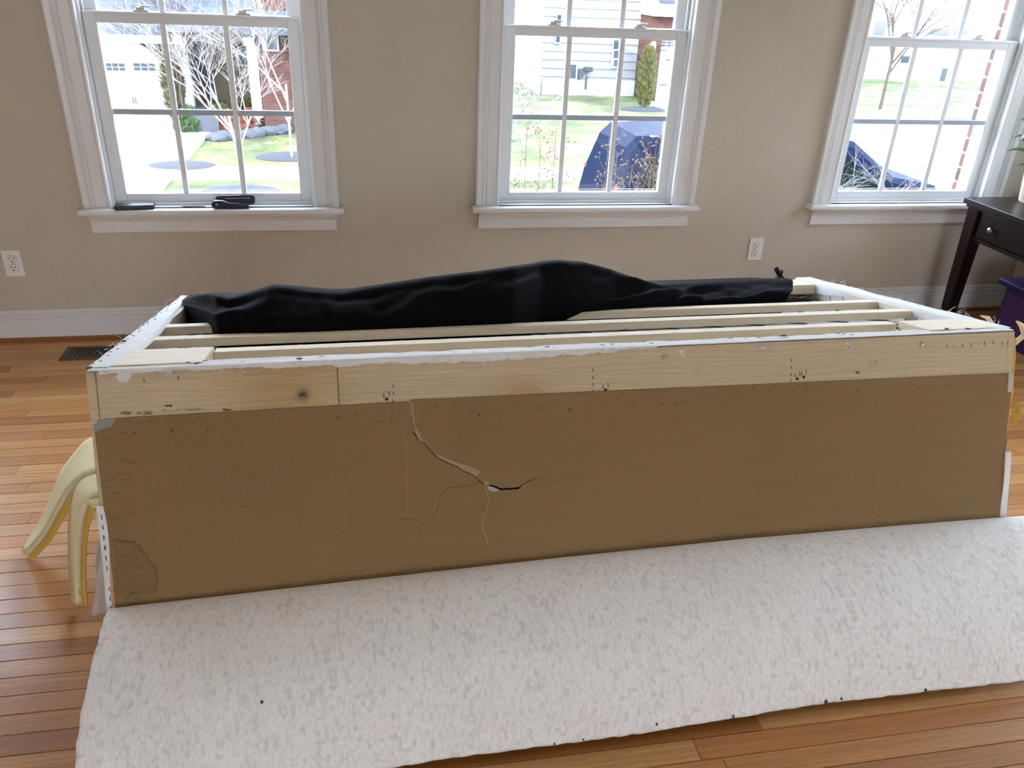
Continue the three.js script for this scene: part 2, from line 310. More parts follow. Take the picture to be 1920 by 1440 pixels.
// ---------------------------------------------------------------- the stripped sofa, upside down
const A_LEAN = 0.118, SL = 2.3251, SD = 1.0424;
const sofaP = V(-0.9995, 0.72, 1.8814), eX = V(1, 0.0035, -0.0054).normalize();
const eD = V(-0.0053, -0.2059, -0.9786); eD.addScaledVector(eX, -eD.dot(eX)).normalize();
const eZ = eD.clone().negate(), eU = eZ.clone().cross(eX).normalize();
const sofaQ = new THREE.Quaternion().setFromRotationMatrix(new THREE.Matrix4().makeBasis(eX, eU, eZ));
const sofaB = V(0.163, 0, 1.5);
const sofa = thing('sofa', 'sofa frame lying upside down, stripped to pale wood, cardboard back and slats', 'sofa');
sofa.position.copy(sofaB); sofa.quaternion.copy(sofaQ);
const sofaO = sofaP.clone().sub(sofaB).applyQuaternion(sofaQ.clone().invert());
function sp(name, geo, mat, parent = sofa) { const g = (Array.isArray(geo) ? merge(geo) : geo); g.translate(sofaO.x, sofaO.y, sofaO.z); return obj(name, g, mat, parent); }
const FM = new THREE.Matrix4().makeRotationX(-A_LEAN);
const onFace = (g) => { g.applyMatrix4(FM); return g; };   // x along the sofa, -y down the back face, z out of it
const localRay = (u, v) => ({ o: camera.position.clone().sub(sofaP).applyQuaternion(sofaQ.clone().invert()), d: ray(u, v).applyQuaternion(sofaQ.clone().invert()) });
function facePx(u, v) { const { o, d } = localRay(u, v), n = V(0, Math.sin(A_LEAN), Math.cos(A_LEAN)), t = -o.dot(n) / d.dot(n), q = o.clone().addScaledVector(d, t); return [q.x, -(q.y * -Math.cos(A_LEAN) + q.z * Math.sin(A_LEAN))]; }   // [s, -t]
function depthPx(u, v, dd) { const { o, d } = localRay(u, v), t = (-dd - o.z) / d.z; return [o.x + d.x * t, o.y + d.y * t]; }         // [s, h] on the plane dd behind the back face
function topPx(u, v, h = 0) { const { o, d } = localRay(u, v), t = (h - o.y) / d.y; return [o.x + d.x * t, -(o.z + d.z * t)]; }         // [s, depth] on the plane h above the frame

const pineTex = texOf(paint(1024, 256, (u, v) => {
  const g = fbm(u * 5, v * 46, 4, 5, 46), r = Math.sin((v * 9 + fbm(u * 2, v * 3, 3, 2, 3) * 3.2) * 6.283) * 0.5 + 0.5, k = 0.9 + 0.08 * g + 0.035 * r; return [244 * k, 232 * k, 210 * k];
}), { rep: [0.9, 3] });
const M2 = {
  pine: std(lin(1, 0.97, 0.9), { map: pineTex, roughness: 0.75 }),
  muslin: std(lin(0.80, 0.79, 0.76), { roughness: 0.95, side: THREE.DoubleSide }),
  foam: std(lin(0.78, 0.68, 0.40), { roughness: 0.95 }),
  foamEdge: std(lin(0.62, 0.38, 0.07), { roughness: 0.95 }),
  fluff: std(lin(0.82, 0.80, 0.76), { roughness: 1 }),
  wire: std(lin(0.015, 0.015, 0.016), { roughness: 0.45, metalness: 0.5 }),
  staple: std(lin(0.03, 0.028, 0.025), { roughness: 0.5, metalness: 0.5 }),
  rust: std(lin(0.09, 0.05, 0.03), { roughness: 0.8 }),
};
// bottom rail of the sofa back, with knots, stains and drilled holes drawn into its grain
const railCanvas = (() => {
  const W = 2048, H = 128;
  const c = paint(W, H, (u, v, i) => {
    const s = u * SL, b = s < 0.537 ? 0 : 7.3;
    let yy = v * 9 + b; const fl = Math.exp(-Math.pow((s - 0.964) / 0.075, 2) - Math.pow((v - 0.82) / 0.32, 2)), kn = Math.exp(-Math.pow((s - 0.456) / 0.014, 2) - Math.pow((v - 0.64) / 0.12, 2));
    yy += fl * 5 + Math.exp(-Math.pow((s - 0.456) / 0.05, 2)) * 1.2 * (v - 0.6);
    const r = Math.sin((yy * 1.1 + fbm(s * 2.3 + b, v * 2 + b, 3) * 3) * 6.283) * 0.5 + 0.5, g = fbm(s * 14, v * 34 + b, 4), band = fbm(s * 1.4 + b, v * 3, 3);
    const warm = Math.exp(-Math.pow((s - 0.42) / 0.12, 2)) * 1.0; let k = 0.86 + 0.1 * g + 0.035 * r + 0.08 * (band - 0.5) - 0.14 * fl * r - 0.34 * kn - 0.07 * warm;
    return [214 * k, (192 - 10 * warm - 12 * fl) * k, (156 - 30 * warm - 22 * fl) * k];
  });
  const g = c.getContext('2d'), X = (s) => s / SL * W, Y = (t) => t / 0.115 * H;
  const blot = (s, t, rx, ry, col, n = 26) => { g.fillStyle = col; for (let i = 0; i < n; i++) { g.beginPath(); g.ellipse(X(s) + R(-1, 1) * rx, Y(t) + R(-1, 1) * ry, R(1, 4), R(0.8, 2.4), 0, 0, 7); g.fill(); } };
  blot(0.075, 0.094, 10, 4, 'rgba(84,56,34,0.35)'); blot(0.112, 0.096, 13, 5, 'rgba(84,56,34,0.35)'); blot(0.165, 0.083, 5, 2, 'rgba(60,40,26,0.5)', 12); blot(0.288, 0.099, 6, 2, 'rgba(70,45,28,0.5)', 12);
  blot(0.456, 0.073, 7, 5, 'rgba(80,48,24,0.5)'); blot(0.19, 0.095, 40, 3, 'rgba(104,72,44,0.25)', 40); blot(1.33, 0.025, 9, 6, 'rgba(120,88,58,0.25)', 20); blot(1.86, 0.09, 4, 3, 'rgba(70,48,34,0.5)', 14); blot(1.905, 0.07, 10, 10, 'rgba(120,90,62,0.22)', 22); blot(1.42, 0.06, 12, 14, 'rgba(130,100,70,0.18)', 20);
  g.strokeStyle = 'rgba(30,22,16,0.85)'; g.lineWidth = 1.6;
  const dash = (s, t0, t1) => { g.beginPath(); g.moveTo(X(s), Y(t0)); g.lineTo(X(s) + 1, Y(t1)); g.stroke(); };
  for (const s of [1.146, 1.672]) for (const t of [0.045, 0.063, 0.081, 0.097]) dash(s, t, t + 0.009);
  for (const [s, t] of [[0.118, 0.02], [0.19, 0.018], [0.662, 0.06], [0.662, 0.078], [0.66, 0.095]]) dash(s, t, t + 0.008);
  for (let i = 0; i < 9; i++) dash(2.12 + i * 0.023 + R(-0.006, 0.006), R(0.022, 0.03), R(0.032, 0.038));
  g.fillStyle = 'rgba(14,11,9,0.95)'; for (const [s, t] of [[0.646, 0.094], [1.178, 0.1], [1.69, 0.098], [1.708, 0.094]]) { g.beginPath(); g.ellipse(X(s), Y(t), 3.4, 4, 0, 0, 7); g.fill(); dash(s - 0.007, t - 0.014, t - 0.003); dash(s + 0.006, t - 0.018, t - 0.008); }
  for (let i = 0; i < 120; i++) { g.fillStyle = `rgba(70,50,34,${R(0.1, 0.35)})`; g.beginPath(); g.ellipse(R(0, W), R(0, H), R(0.5, 2), R(0.5, 1.4), 0, 0, 7); g.fill(); }
  return c;
})();
const railMat = std(0xffffff, { map: texOf(railCanvas), roughness: 0.72 });
function faceUV(g, h) { const p = g.attributes.position, uv = g.attributes.uv; for (let i = 0; i < p.count; i++) uv.setXY(i, p.getX(i) / SL, 1 + p.getY(i) / h); return g; }
sp('rail_board', onFace(faceUV(bx(0.0205, 0.5362, -0.13, 0, -0.022, 0, 0.0015), 0.115)), railMat);
sp('rail_board', onFace(faceUV(bx(0.5375, 2.303, -0.13, 0, -0.022, 0.0004, 0.0015), 0.115)), railMat);
sp('end_board', onFace(faceUV(bx(0.0, 0.0198, -0.30, -0.001, -0.03, 0.0006, 0.002), 0.115)), railMat);
sp('end_board', onFace(faceUV(bx(2.3045, 2.325, -0.30, -0.001, -0.03, -0.001, 0.002), 0.115)), railMat);

// cardboard back with its crack cut through
const crackPx = [[315, 335], [318, 380], [340, 412], [366, 452], [400, 466], [470, 548], [530, 597], [600, 627], [665, 652], [720, 690], [775, 711], [815, 738], [842, 768], [872, 790], [910, 799], [955, 808], [1002, 832], [1060, 830], [1150, 824], [1182, 795], [1232, 766], [1300, 746], [1392, 758]];
const crack2Px = [[836, 777], [800, 795], [750, 801], [680, 810], [592, 820], [538, 874], [522, 930], [500, 1000], [470, 1040], [432, 1054]];
const cp = (p) => facePx(700 + 0.23613 * p[0], 720 + 0.23613 * p[1]);
function slit(pts, w) {
  const q = pts.map(cp), up = [], dn = [];
  q.forEach((p, i) => { const a = q[Math.max(0, i - 1)], b = q[Math.min(q.length - 1, i + 1)], L = Math.hypot(b[0] - a[0], b[1] - a[1]), n = [-(b[1] - a[1]) / L, (b[0] - a[0]) / L], k = w(i / (q.length - 1), i) / 2; up.push(new THREE.Vector2(p[0] + n[0] * k, p[1] + n[1] * k)); dn.push(new THREE.Vector2(p[0] - n[0] * k, p[1] - n[1] * k)); });
  return new THREE.Path([...up, ...dn.reverse()]);
}
const cardCanvas = (() => {
  const W = 2048, H = 600;
  const c = paint(W, H, (u, v) => { const s = u * SL, n = fbm(s * 3, v * 3, 4), f = vn(s * 420, v * 240), fl = vn(s * 90, v * 300), str = fbm(s * 1.2, v * 60, 3); const k = 0.92 + 0.08 * n + 0.035 * (f - 0.5) + 0.025 * (fl - 0.5) + 0.03 * (str - 0.5); return [144 * k, 115 * k, 74 * k]; });
  const g = c.getContext('2d'), X = (s) => s / SL * W, Y = (y) => -y / 0.76 * H;   // y = -t
  const line = (pts, col, w) => { g.strokeStyle = col; g.lineWidth = w; g.lineJoin = 'round'; g.beginPath(); pts.forEach((p, i) => { const [s, y] = p; i ? g.lineTo(X(s), Y(y)) : g.moveTo(X(s), Y(y)); }); g.stroke(); };
  // old creases where the sheet once bent, pale fibre showing
  line([[250, 380], [262, 600], [268, 860], [278, 1060]].map(cp), 'rgba(196,164,120,0.28)', 2.4);
  line([[190, 1068], [350, 1078]].map(cp), 'rgba(88,62,36,0.6)', 1.2);
  line([[1392, 757], [1560, 782]].map(cp), 'rgba(88,62,36,0.35)', 1);
  // damp stain with a dark outline, lower left
  const st = [[215, 1010], [255, 1018], [268, 1030], [278, 1048], [292, 1062], [298, 1085], [290, 1110], [240, 1122], [216, 1120]].map(([a, b]) => facePx(a, b));
  const fine = []; for (let i = 0; i < st.length - 1; i++) for (let k = 0; k < 8; k++) { const t = k / 8; fine.push([lerp(st[i][0], st[i + 1][0], t) + R(-0.004, 0.004), lerp(st[i][1], st[i + 1][1], t) + R(-0.004, 0.004)]); }
  g.fillStyle = 'rgba(96,66,34,0.14)'; g.beginPath(); fine.forEach(([s, y], i) => { i ? g.lineTo(X(s), Y(y)) : g.moveTo(X(s), Y(y)); }); g.fill(); line(fine.slice(0, 50), 'rgba(80,54,28,0.28)', 2.6); line(fine.slice(6, 48), 'rgba(70,46,22,0.25)', 1.2);
  for (let i = 0; i < 60; i++) { g.strokeStyle = `rgba(72,48,26,${R(0.15, 0.5)})`; g.lineWidth = R(0.6, 1.8); const x = R(6, 60), y = R(150, 470); g.beginPath(); g.moveTo(x, y); g.lineTo(x + R(4, 26), y + R(-5, 5)); g.stroke(); }
  // staple holes under the top edge and scattered nicks
  for (let i = 0; i < 62; i++) { const s = 0.06 + i * 0.0368 + R(-0.012, 0.012), y = -R(0.113, 0.142); g.strokeStyle = `rgba(58,36,18,${R(0.4, 0.9)})`; g.lineWidth = R(0.9, 1.8); g.beginPath(); g.moveTo(X(s), Y(y)); g.lineTo(X(s) + R(-3, 4), Y(y) + R(1, 6)); g.stroke(); g.beginPath(); g.moveTo(X(s) + 4, Y(y)); g.lineTo(X(s) + R(3, 6), Y(y) + R(1, 4)); g.stroke(); }
  for (let i = 0; i < 50; i++) { g.fillStyle = `rgba(62,40,22,${R(0.2, 0.6)})`; g.beginPath(); g.ellipse(R(0, W), R(90, H), R(0.6, 1.8), R(0.6, 1.8), 0, 0, 7); g.fill(); }
  for (let i = 0; i < 14; i++) { const [s, y] = facePx(270 + i * 62 + R(-20, 20), 1030 - i * 6); g.strokeStyle = 'rgba(60,40,22,0.6)'; g.lineWidth = 1.2; g.beginPath(); g.moveTo(X(s), Y(y)); g.lineTo(X(s) + 1, Y(y) + 5); g.stroke(); }
  return c;
})();
const cardMat = std(0xffffff, { map: texOf(cardCanvas), roughness: 0.85 });
{
  const sh = new THREE.Shape();
  sh.moveTo(0.008, -0.135); sh.lineTo(0.024, -0.128); sh.lineTo(0.044, -0.124); sh.lineTo(0.054, -0.1045); sh.lineTo(0.30, -0.1035); sh.lineTo(0.697, -0.1022);
  sh.lineTo(0.7005, -0.108); sh.lineTo(0.7025, -0.0985); sh.lineTo(1.2, -0.1025); sh.lineTo(1.9, -0.109); sh.lineTo(2.3225, -0.1125);
  sh.lineTo(2.321, -0.2); sh.lineTo(2.317, -0.26); sh.lineTo(2.320, -0.30); sh.lineTo(2.316, -0.36); sh.lineTo(2.319, -0.5); sh.lineTo(2.319, -0.752); sh.lineTo(0.012, -0.752); sh.lineTo(0.0135, -0.45); sh.lineTo(0.010, -0.3);
  sh.holes.push(slit(crackPx, (t, i) => (i < 4 ? [0.0006, 0.003, 0.0026, 0.001][i] : t > 0.68 && t < 0.86 ? 0.0052 : t > 0.94 ? 0.0006 : 0.0021)), slit(crack2Px, (t) => 0.0012 * (1 - t * 0.6)));
  const g = new THREE.ExtrudeGeometry(sh, { depth: 0.0035, bevelEnabled: false }); g.translate(0, 0, 0.0006);
  const p = g.attributes.position, uv = g.attributes.uv; for (let i = 0; i < p.count; i++) uv.setXY(i, p.getX(i) / SL, 1 + p.getY(i) / 0.76);
  const card = sp('cardboard_back', onFace(g), cardMat);
  // torn lips of paper along the crack, standing off the sheet
  const torn = std(lin(0.36, 0.265, 0.15), { roughness: 0.9 });
  const lip = (pts, lift) => { const q = pts.map(cp), s = new THREE.Shape(q.map((a) => new THREE.Vector2(...a))), e = new THREE.ExtrudeGeometry(s, { depth: 0.0012, bevelEnabled: true, bevelSize: 0.0006, bevelThickness: 0.0006, bevelSegments: 1 }); e.translate(0, 0, lift); return onFace(e); };
  sp('torn_paper', lip([[478, 546], [540, 566], [620, 598], [690, 628], [760, 645], [800, 662], [850, 690], [822, 720], [812, 730], [775, 705], [718, 684], [665, 647], [600, 622], [535, 592]], 0.0045), torn, card);
  sp('torn_paper', lip([[332, 338], [352, 362], [372, 400], [384, 440], [404, 464], [368, 448], [346, 410], [328, 372]], 0.0045), torn, card);
  sp('torn_paper', lip([[880, 762], [915, 775], [920, 795], [888, 798], [872, 784]], 0.0045), torn, card);
  sp('torn_paper', lip([[302, 130], [314, 170], [318, 230], [328, 300], [336, 330], [322, 326], [312, 260], [296, 190], [294, 150]], 0.0044), torn, card);
  sp('torn_paper', lip([[905, 806], [960, 818], [1000, 838], [960, 852], [915, 838]], 0.0036), std(lin(0.42, 0.4, 0.37), { roughness: 0.9 }), card);
  const th = [[880, 806], [905, 880], [905, 960], [865, 1060], [870, 1150], [893, 1215], [912, 1285]].map((a) => { const q = cp(a); return V(q[0], q[1], 0.006); });
  sp('thread', onFace(tube(th, 0.0008, 40, 5)), std(lin(0.48, 0.37, 0.23)), card);
  sp('torn_paper', onFace(extrudeXY([[0.009, -0.134], [0.006, -0.126], [0.009, -0.117], [0.014, -0.112], [0.017, -0.107], [0.025, -0.108], [0.034, -0.1045], [0.043, -0.106], [0.054, -0.1045], [0.051, -0.110], [0.052, -0.116], [0.046, -0.118], [0.043, -0.125], [0.036, -0.122], [0.030, -0.127], [0.025, -0.126], [0.021, -0.136], [0.015, -0.134]], 0.002, 0.0008)), std(lin(0.30, 0.29, 0.27), { roughness: 0.95 }), card);
}
sp('muslin_strip', onFace(sheet((a, b) => V(lerp(-0.004, 0.010 + 0.004 * Math.sin(a * 9), b), -lerp(0.30, 0.75, a), 0.0052 + 0.002 * Math.sin(a * 14 + b * 3)), 24, 3, -0.0015)), M2.muslin);
sp('muslin_strip', onFace(sheet((a, b) => V(lerp(2.314, 2.330 + 0.006 * Math.sin(a * 7), b), -lerp(0.33, 0.75, a), 0.0056 + 0.003 * Math.sin(a * 11 + b * 2)), 24, 3, -0.0015)), M2.muslin);
sp('paper_strip', onFace(bx(2.309, 2.3225, -0.165, -0.1125, 0.0042, 0.0055, 0.0005)), std(lin(0.55, 0.52, 0.46)));
{
  const st = []; for (let i = 0; i < 18; i++) { const t = 0.32 + i * 0.024; st.push(onFace(bx(0.0045, 0.0062, -t - 0.011, -t, 0.0066, 0.0082))); }
  const o = sp('staples', st, M2.staple); o.userData.kind = 'stuff';
}

// frame seen from above: rails, fabric strips, blocks, slats
sp('inner_rail', bx(0.05, 2.262, -0.10, -0.003, -0.040, -0.023, 0.002), M2.pine);
sp('side_rail', bx(0.0, 0.047, -0.095, -0.002, -1.035, -0.031, 0.002), M2.pine);
sp('side_rail', bx(2.262, 2.325, -0.095, -0.002, -1.035, -0.031, 0.002), M2.pine);
sp('rear_rail', bx(0.0475, 2.2615, -0.095, -0.002, -1.04, -1.0, 0.002), M2.pine);
sp('muslin_strip', sheet((a, b) => { const s = lerp(0.004, 2.318, a), w = 0.041 + 0.010 * (fbm(s * 9, 3.3, 3) - 0.5); return V(s, 0.003 + 0.0035 * fbm(s * 22, b * 3, 2) * (0.4 + b), lerp(0.002, -w, b)); }, 160, 5, 0.0015), M2.muslin);
sp('muslin_strip', sheet((a, b) => { const d = lerp(0.02, 1.035, a), w = 0.048 + 0.014 * Math.sin(a * 5.2) + 0.006 * fbm(d * 12, 1.7, 2); const s = lerp(-0.003, w, b); return V(s, 0.0045 + 0.003 * fbm(d * 18, b * 3, 2) - (b > 0.85 ? 0.01 * (b - 0.85) / 0.15 : 0), -d); }, 60, 8, -0.0015), M2.muslin);
sp('muslin_strip', sheet((a, b) => { const d = lerp(0.02, 1.035, a), w = 0.070 + 0.008 * Math.sin(a * 8 + 1); const s = lerp(2.328, 2.328 - w, b), over = Math.max(0, 2.262 - s); return V(s + over * 0.6, 0.0045 + 0.004 * fbm(d * 14, b * 3 + 4, 2) - over * 2.2 - 0.01 * smooth(0.8, 1, b), -d); }, 60, 10, 0.0015), M2.muslin);
// fluffed fringe of batting left along the front edge
{
  const g = sheet((a, b) => {
    const s = lerp(0.03, 1.31, a), den = (0.4 + 0.6 * smooth(0.3, 0.7, s)) * (1 - 0.8 * smooth(1.0, 1.3, s)), n = fbm(s * 26, 3.7, 3), m = fbm(s * 90, b * 6, 3);
    const ang = b * Math.PI * 2, ry = 0.002 + den * (0.003 + 0.010 * n) + 0.003 * (m - 0.5), rz = 0.003 + den * (0.003 + 0.012 * n) + 0.003 * (m - 0.5);
    return V(s, 0.004 - ry * 0.6 + Math.sin(ang) * ry, 0.001 + rz * 0.6 + Math.cos(ang) * rz);
  }, 420, 12, 0.0004);
  const gs = [g.toNonIndexed()];
  for (let i = 0; i < 150; i++) { const s = R(0.05, 1.35), y = -R(0.004, 0.016); gs.push(tube([V(s, 0, 0.003), V(s + R(-0.008, 0.008), y * 0.6, 0.007), V(s + R(-0.014, 0.014), y, 0.005)], 0.0005, 4, 3).toNonIndexed()); }
  const o = sp('batting_fringe', gs, M2.fluff); o.userData.kind = 'stuff';
}
function tuft(s, y, size, z = 0.004, n = 9) {
  const gs = [];
  for (let i = 0; i < n; i++) { const a = R(0, 6.28), r = size * R(0.3, 1), pts = [V(0, 0, 0), V(Math.cos(a) * r * 0.5, Math.sin(a) * r * 0.6, R(0, 0.006)), V(Math.cos(a + R(-1, 1)) * r, Math.sin(a + R(-1, 1)) * r - size * 0.3, R(0, 0.008))]; gs.push(tube(pts, R(0.0005, 0.0011), 6, 4)); }
  const b = new THREE.IcosahedronGeometry(size * 0.55, 1); b.scale(0.9, 0.7, 0.35); gs.push(b);
  const g = merge(gs); g.translate(s, y, z); return onFace(g);
}
for (const [u, v, k] of [[226, 708, 0.019], [905, 675, 0.012], [985, 668, 0.01], [1058, 666, 0.011], [1275, 659, 0.013], [1428, 651, 0.012], [1453, 651, 0.012], [1588, 644, 0.014], [1728, 646, 0.013], [318, 695, 0.012]]) { const [s, y] = facePx(u, v); sp('batting_tuft', tuft(s, Math.min(y, -0.004), k), M2.fluff); }
sp('paper_scrap', onFace(sheet((a, b) => V(0.068 + 0.026 * a, -0.002 - 0.028 * b * (0.7 + 0.3 * a), 0.003 + 0.008 * Math.sin(a * 3 + b * 2)), 6, 6, 0.001)), M2.muslin);
// loose threads standing up along the cut edges
{
  const gs = [];
  for (let i = 0; i < 70; i++) { const right = i % 3 > 0, d = R(0.05, 0.98), s = right ? 2.327 : -0.002, h = R(0.008, 0.026); gs.push(tube([V(s, 0.003, -d), V(s + R(-0.01, 0.012), h * 0.6, -d + R(-0.01, 0.01)), V(s + R(-0.015, 0.018), h, -d + R(-0.015, 0.015))], 0.0006, 5, 3)); }
  for (let i = 0; i < 34; i++) { const s = R(0.2, 2.25), h = R(0.004, 0.018); gs.push(tube([V(s, 0.005, -0.02), V(s + R(-0.01, 0.01), h, -0.02 + R(-0.01, 0.02)), V(s + R(-0.02, 0.02), h * R(0.3, 1.1), R(-0.03, 0.01))], 0.0006, 5, 3)); }
  const o = sp('loose_threads', gs, M2.fluff); o.userData.kind = 'stuff';
}
sp('corner_block', bx(0.045, 0.240, -0.024, 0.0075, -0.182, -0.022, 0.003), M2.pine);
sp('corner_block', bx(2.085, 2.285, -0.026, 0.0075, -0.158, -0.024, 0.003), M2.pine);
sp('corner_block', bx(2.09, 2.258, -0.034, 0.002, -0.995, -0.88, 0.003), M2.pine);
sp('corner_block', bx(0.0475, 0.09, -0.034, 0.0, -0.995, -0.88, 0.003), M2.pine);
for (const [d, a, b] of [[0.161, 0.2405, 2.0845], [0.337, 0.0475, 2.2615], [0.510, 0.0475, 2.2615]]) sp('slat', bx(a, b, -0.025, -0.002, -d - 0.046, -d, 0.002), M2.pine);
sp('label_strip', bx(2.2605, 2.2618, -0.05, -0.012, -0.86, -0.16, 0.0003), std(lin(0.74, 0.7, 0.66)));
{
  const gs = []; for (const d of [0.22, 0.31, 0.36, 0.5, 0.56, 0.7, 0.78]) gs.push(bx(2.2598, 2.2607, -0.046, -0.016, -d - 0.0012, -d + 0.0012)); const o = sp('pen_marks', gs, M2.staple); o.userData.kind = 'stuff';
}
// staples and torn scraps on the fabric strips
{
  const gs = [];
  for (let i = 0; i < 26; i++) { const d = 0.05 + i * 0.036 + R(-0.014, 0.014), s = R(0.002, 0.016); const g = bx(-0.003, 0.003, 0, 0.0012, -0.0008, 0.0008); g.rotateY(R(-0.8, 0.8)); g.translate(s, 0.0075, -d); gs.push(g); }
  for (let i = 0; i < 16; i++) { const g = bx(-0.005, 0.005, 0, 0.0012, -0.0009, 0.0009); g.rotateY(R(-0.6, 0.6)); g.translate(R(0.1, 2.28), 0.0085, -R(0.006, 0.03)); gs.push(g); }
  for (const [u, v] of [[232, 640], [367, 684], [1775, 617], [1815, 617], [560, 678], [160, 696], [1470, 630], [200, 657], [205, 650]]) { const [s, d] = topPx(u, v, 0.008), g = bx(-0.006, 0.006, 0, 0.003, -0.005, 0.005, 0.001); g.rotateY(R(0, 3)); g.translate(s, 0.0078, -Math.max(0.006, d)); gs.push(g); }
  const o = sp('staples', gs, M2.staple); o.userData.kind = 'stuff';
}
// seat springs and the deck cloth under them
sp('seat_deck', bx(0.0475, 2.2615, -0.078, -0.072, -0.9995, -0.0405), std(lin(0.5, 0.5, 0.51), { roughness: 0.95 }));
for (let k = 0; k < 16; k++) {
  const s0 = 0.13 + k * 0.137, pts = []; for (let i = 0; i <= 48; i++) { const d = lerp(0.045, 0.985, i / 48); pts.push(V(s0 + 0.03 * Math.sin(i * Math.PI / 2) * (i % 2 ? 1 : 1), -0.030 - 0.010 * Math.sin(i / 48 * Math.PI), -d)); }
  sp('spring', tube(pts, 0.0021, 144, 5), M2.wire);
}
// side panels, rear panel and the padded top rail that carry it on the floor
const sidePoly = [[0.0, -0.1], [0.0, -0.745], [0.1, -0.735], [1.03, -0.515], [1.03, -0.1]];   // depth, height
{
  const zf = (t) => t * Math.sin(A_LEAN), hf = (t) => -t * Math.cos(A_LEAN);
  const floorH = (z) => { const q = sofaO; const w = V(1.1, 0, z).add(q); return 0; };
  const hAt = (d, s) => { const w = sofaP.clone().addScaledVector(eX, s).addScaledVector(eD, d); return -(w.y - 0.003) / eU.y; };
  for (const [a, b] of [[0.002, 0.026], [2.3, 2.324]]) {
    const s = (a + b) / 2, zb = zf(0.752), pts = [[-0.032, -0.098], [zf(0.31) - 0.034, hf(0.31)], [zb - 0.034, hAt(-zb + 0.034, s)], [-1.03, hAt(1.03, s)], [-1.03, -0.098]];
    const g = extrudeXY(pts, b - a); g.rotateY(-Math.PI / 2); g.scale(1, 1, 1);
    // shape x -> z, extrusion -> -x
    g.translate(b, 0, 0);
    sp('side_panel', metreUV(g), M2.muslin);
  }
  const h1 = hAt(1.03, 1.1);
  sp('rear_panel', bx(0.03, 2.297, h1 + 0.004, -0.1, -1.03, -1.015, 0.002), M2.muslin);
  sp('back_top_rail', onFace(bx(0.03, 2.297, -0.750, -0.66, -0.05, -0.0005, 0.004)), M2.pine);
}
// torn foam flaps hanging from the arm at the left
function flap(name, near, far, zN, zF, th, mats) {
  const root = (q) => { const f = q[0].clone(); f.x = Math.max(f.x + 0.004, sofaP.x + 0.006); f.y -= 0.004; return [f, ...q]; };   // glued to the side panel
  const cn = new THREE.CatmullRomCurve3(root(near.map(([u, v]) => atZ(u, v, zN)))), cf = new THREE.CatmullRomCurve3(root(far.map(([u, v]) => atZ(u, v, zF))));
  const toL = (p) => p.clone().sub(sofaP).applyQuaternion(sofaQ.clone().invert());
  const f = (a, b) => { const p = cn.getPoint(a).lerp(cf.getPoint(a), b); p.y += 0.006 * (fbm(a * 6, b * 4 + zN, 2) - 0.5); return toL(p); };
  const o = sp(name, sheet(f, 26, 8, th), mats[0]);
  const e = sheet((a, b) => { const p = toL(cn.getPoint(a)); const q = toL(cn.getPoint(a).lerp(cf.getPoint(a), 0.02)); const n = V(-0.25, 0.4, 0); return p.addScaledVector(n.normalize(), -th * b).add(V(0, 0, 0.003)); }, 26, 2, 0.003);
  sp('cut_edge', e, mats[1], o); return o;
}
flap('foam_flap', [[183, 893], [160, 900], [138, 920], [115, 958], [88, 1004], [54, 1043]], [[181, 826], [150, 852], [124, 890], [106, 935], [82, 985], [50, 1036]], 1.80, 1.56, 0.016, [M2.foam, M2.foamEdge]);
flap('foam_flap', [[190, 936], [172, 944], [160, 975], [154, 1020], [153, 1075], [156, 1130]], [[186, 896], [158, 906], [146, 940], [141, 990], [141, 1060], [147, 1126]], 1.92, 1.80, 0.016, [M2.foam, M2.foamEdge]);
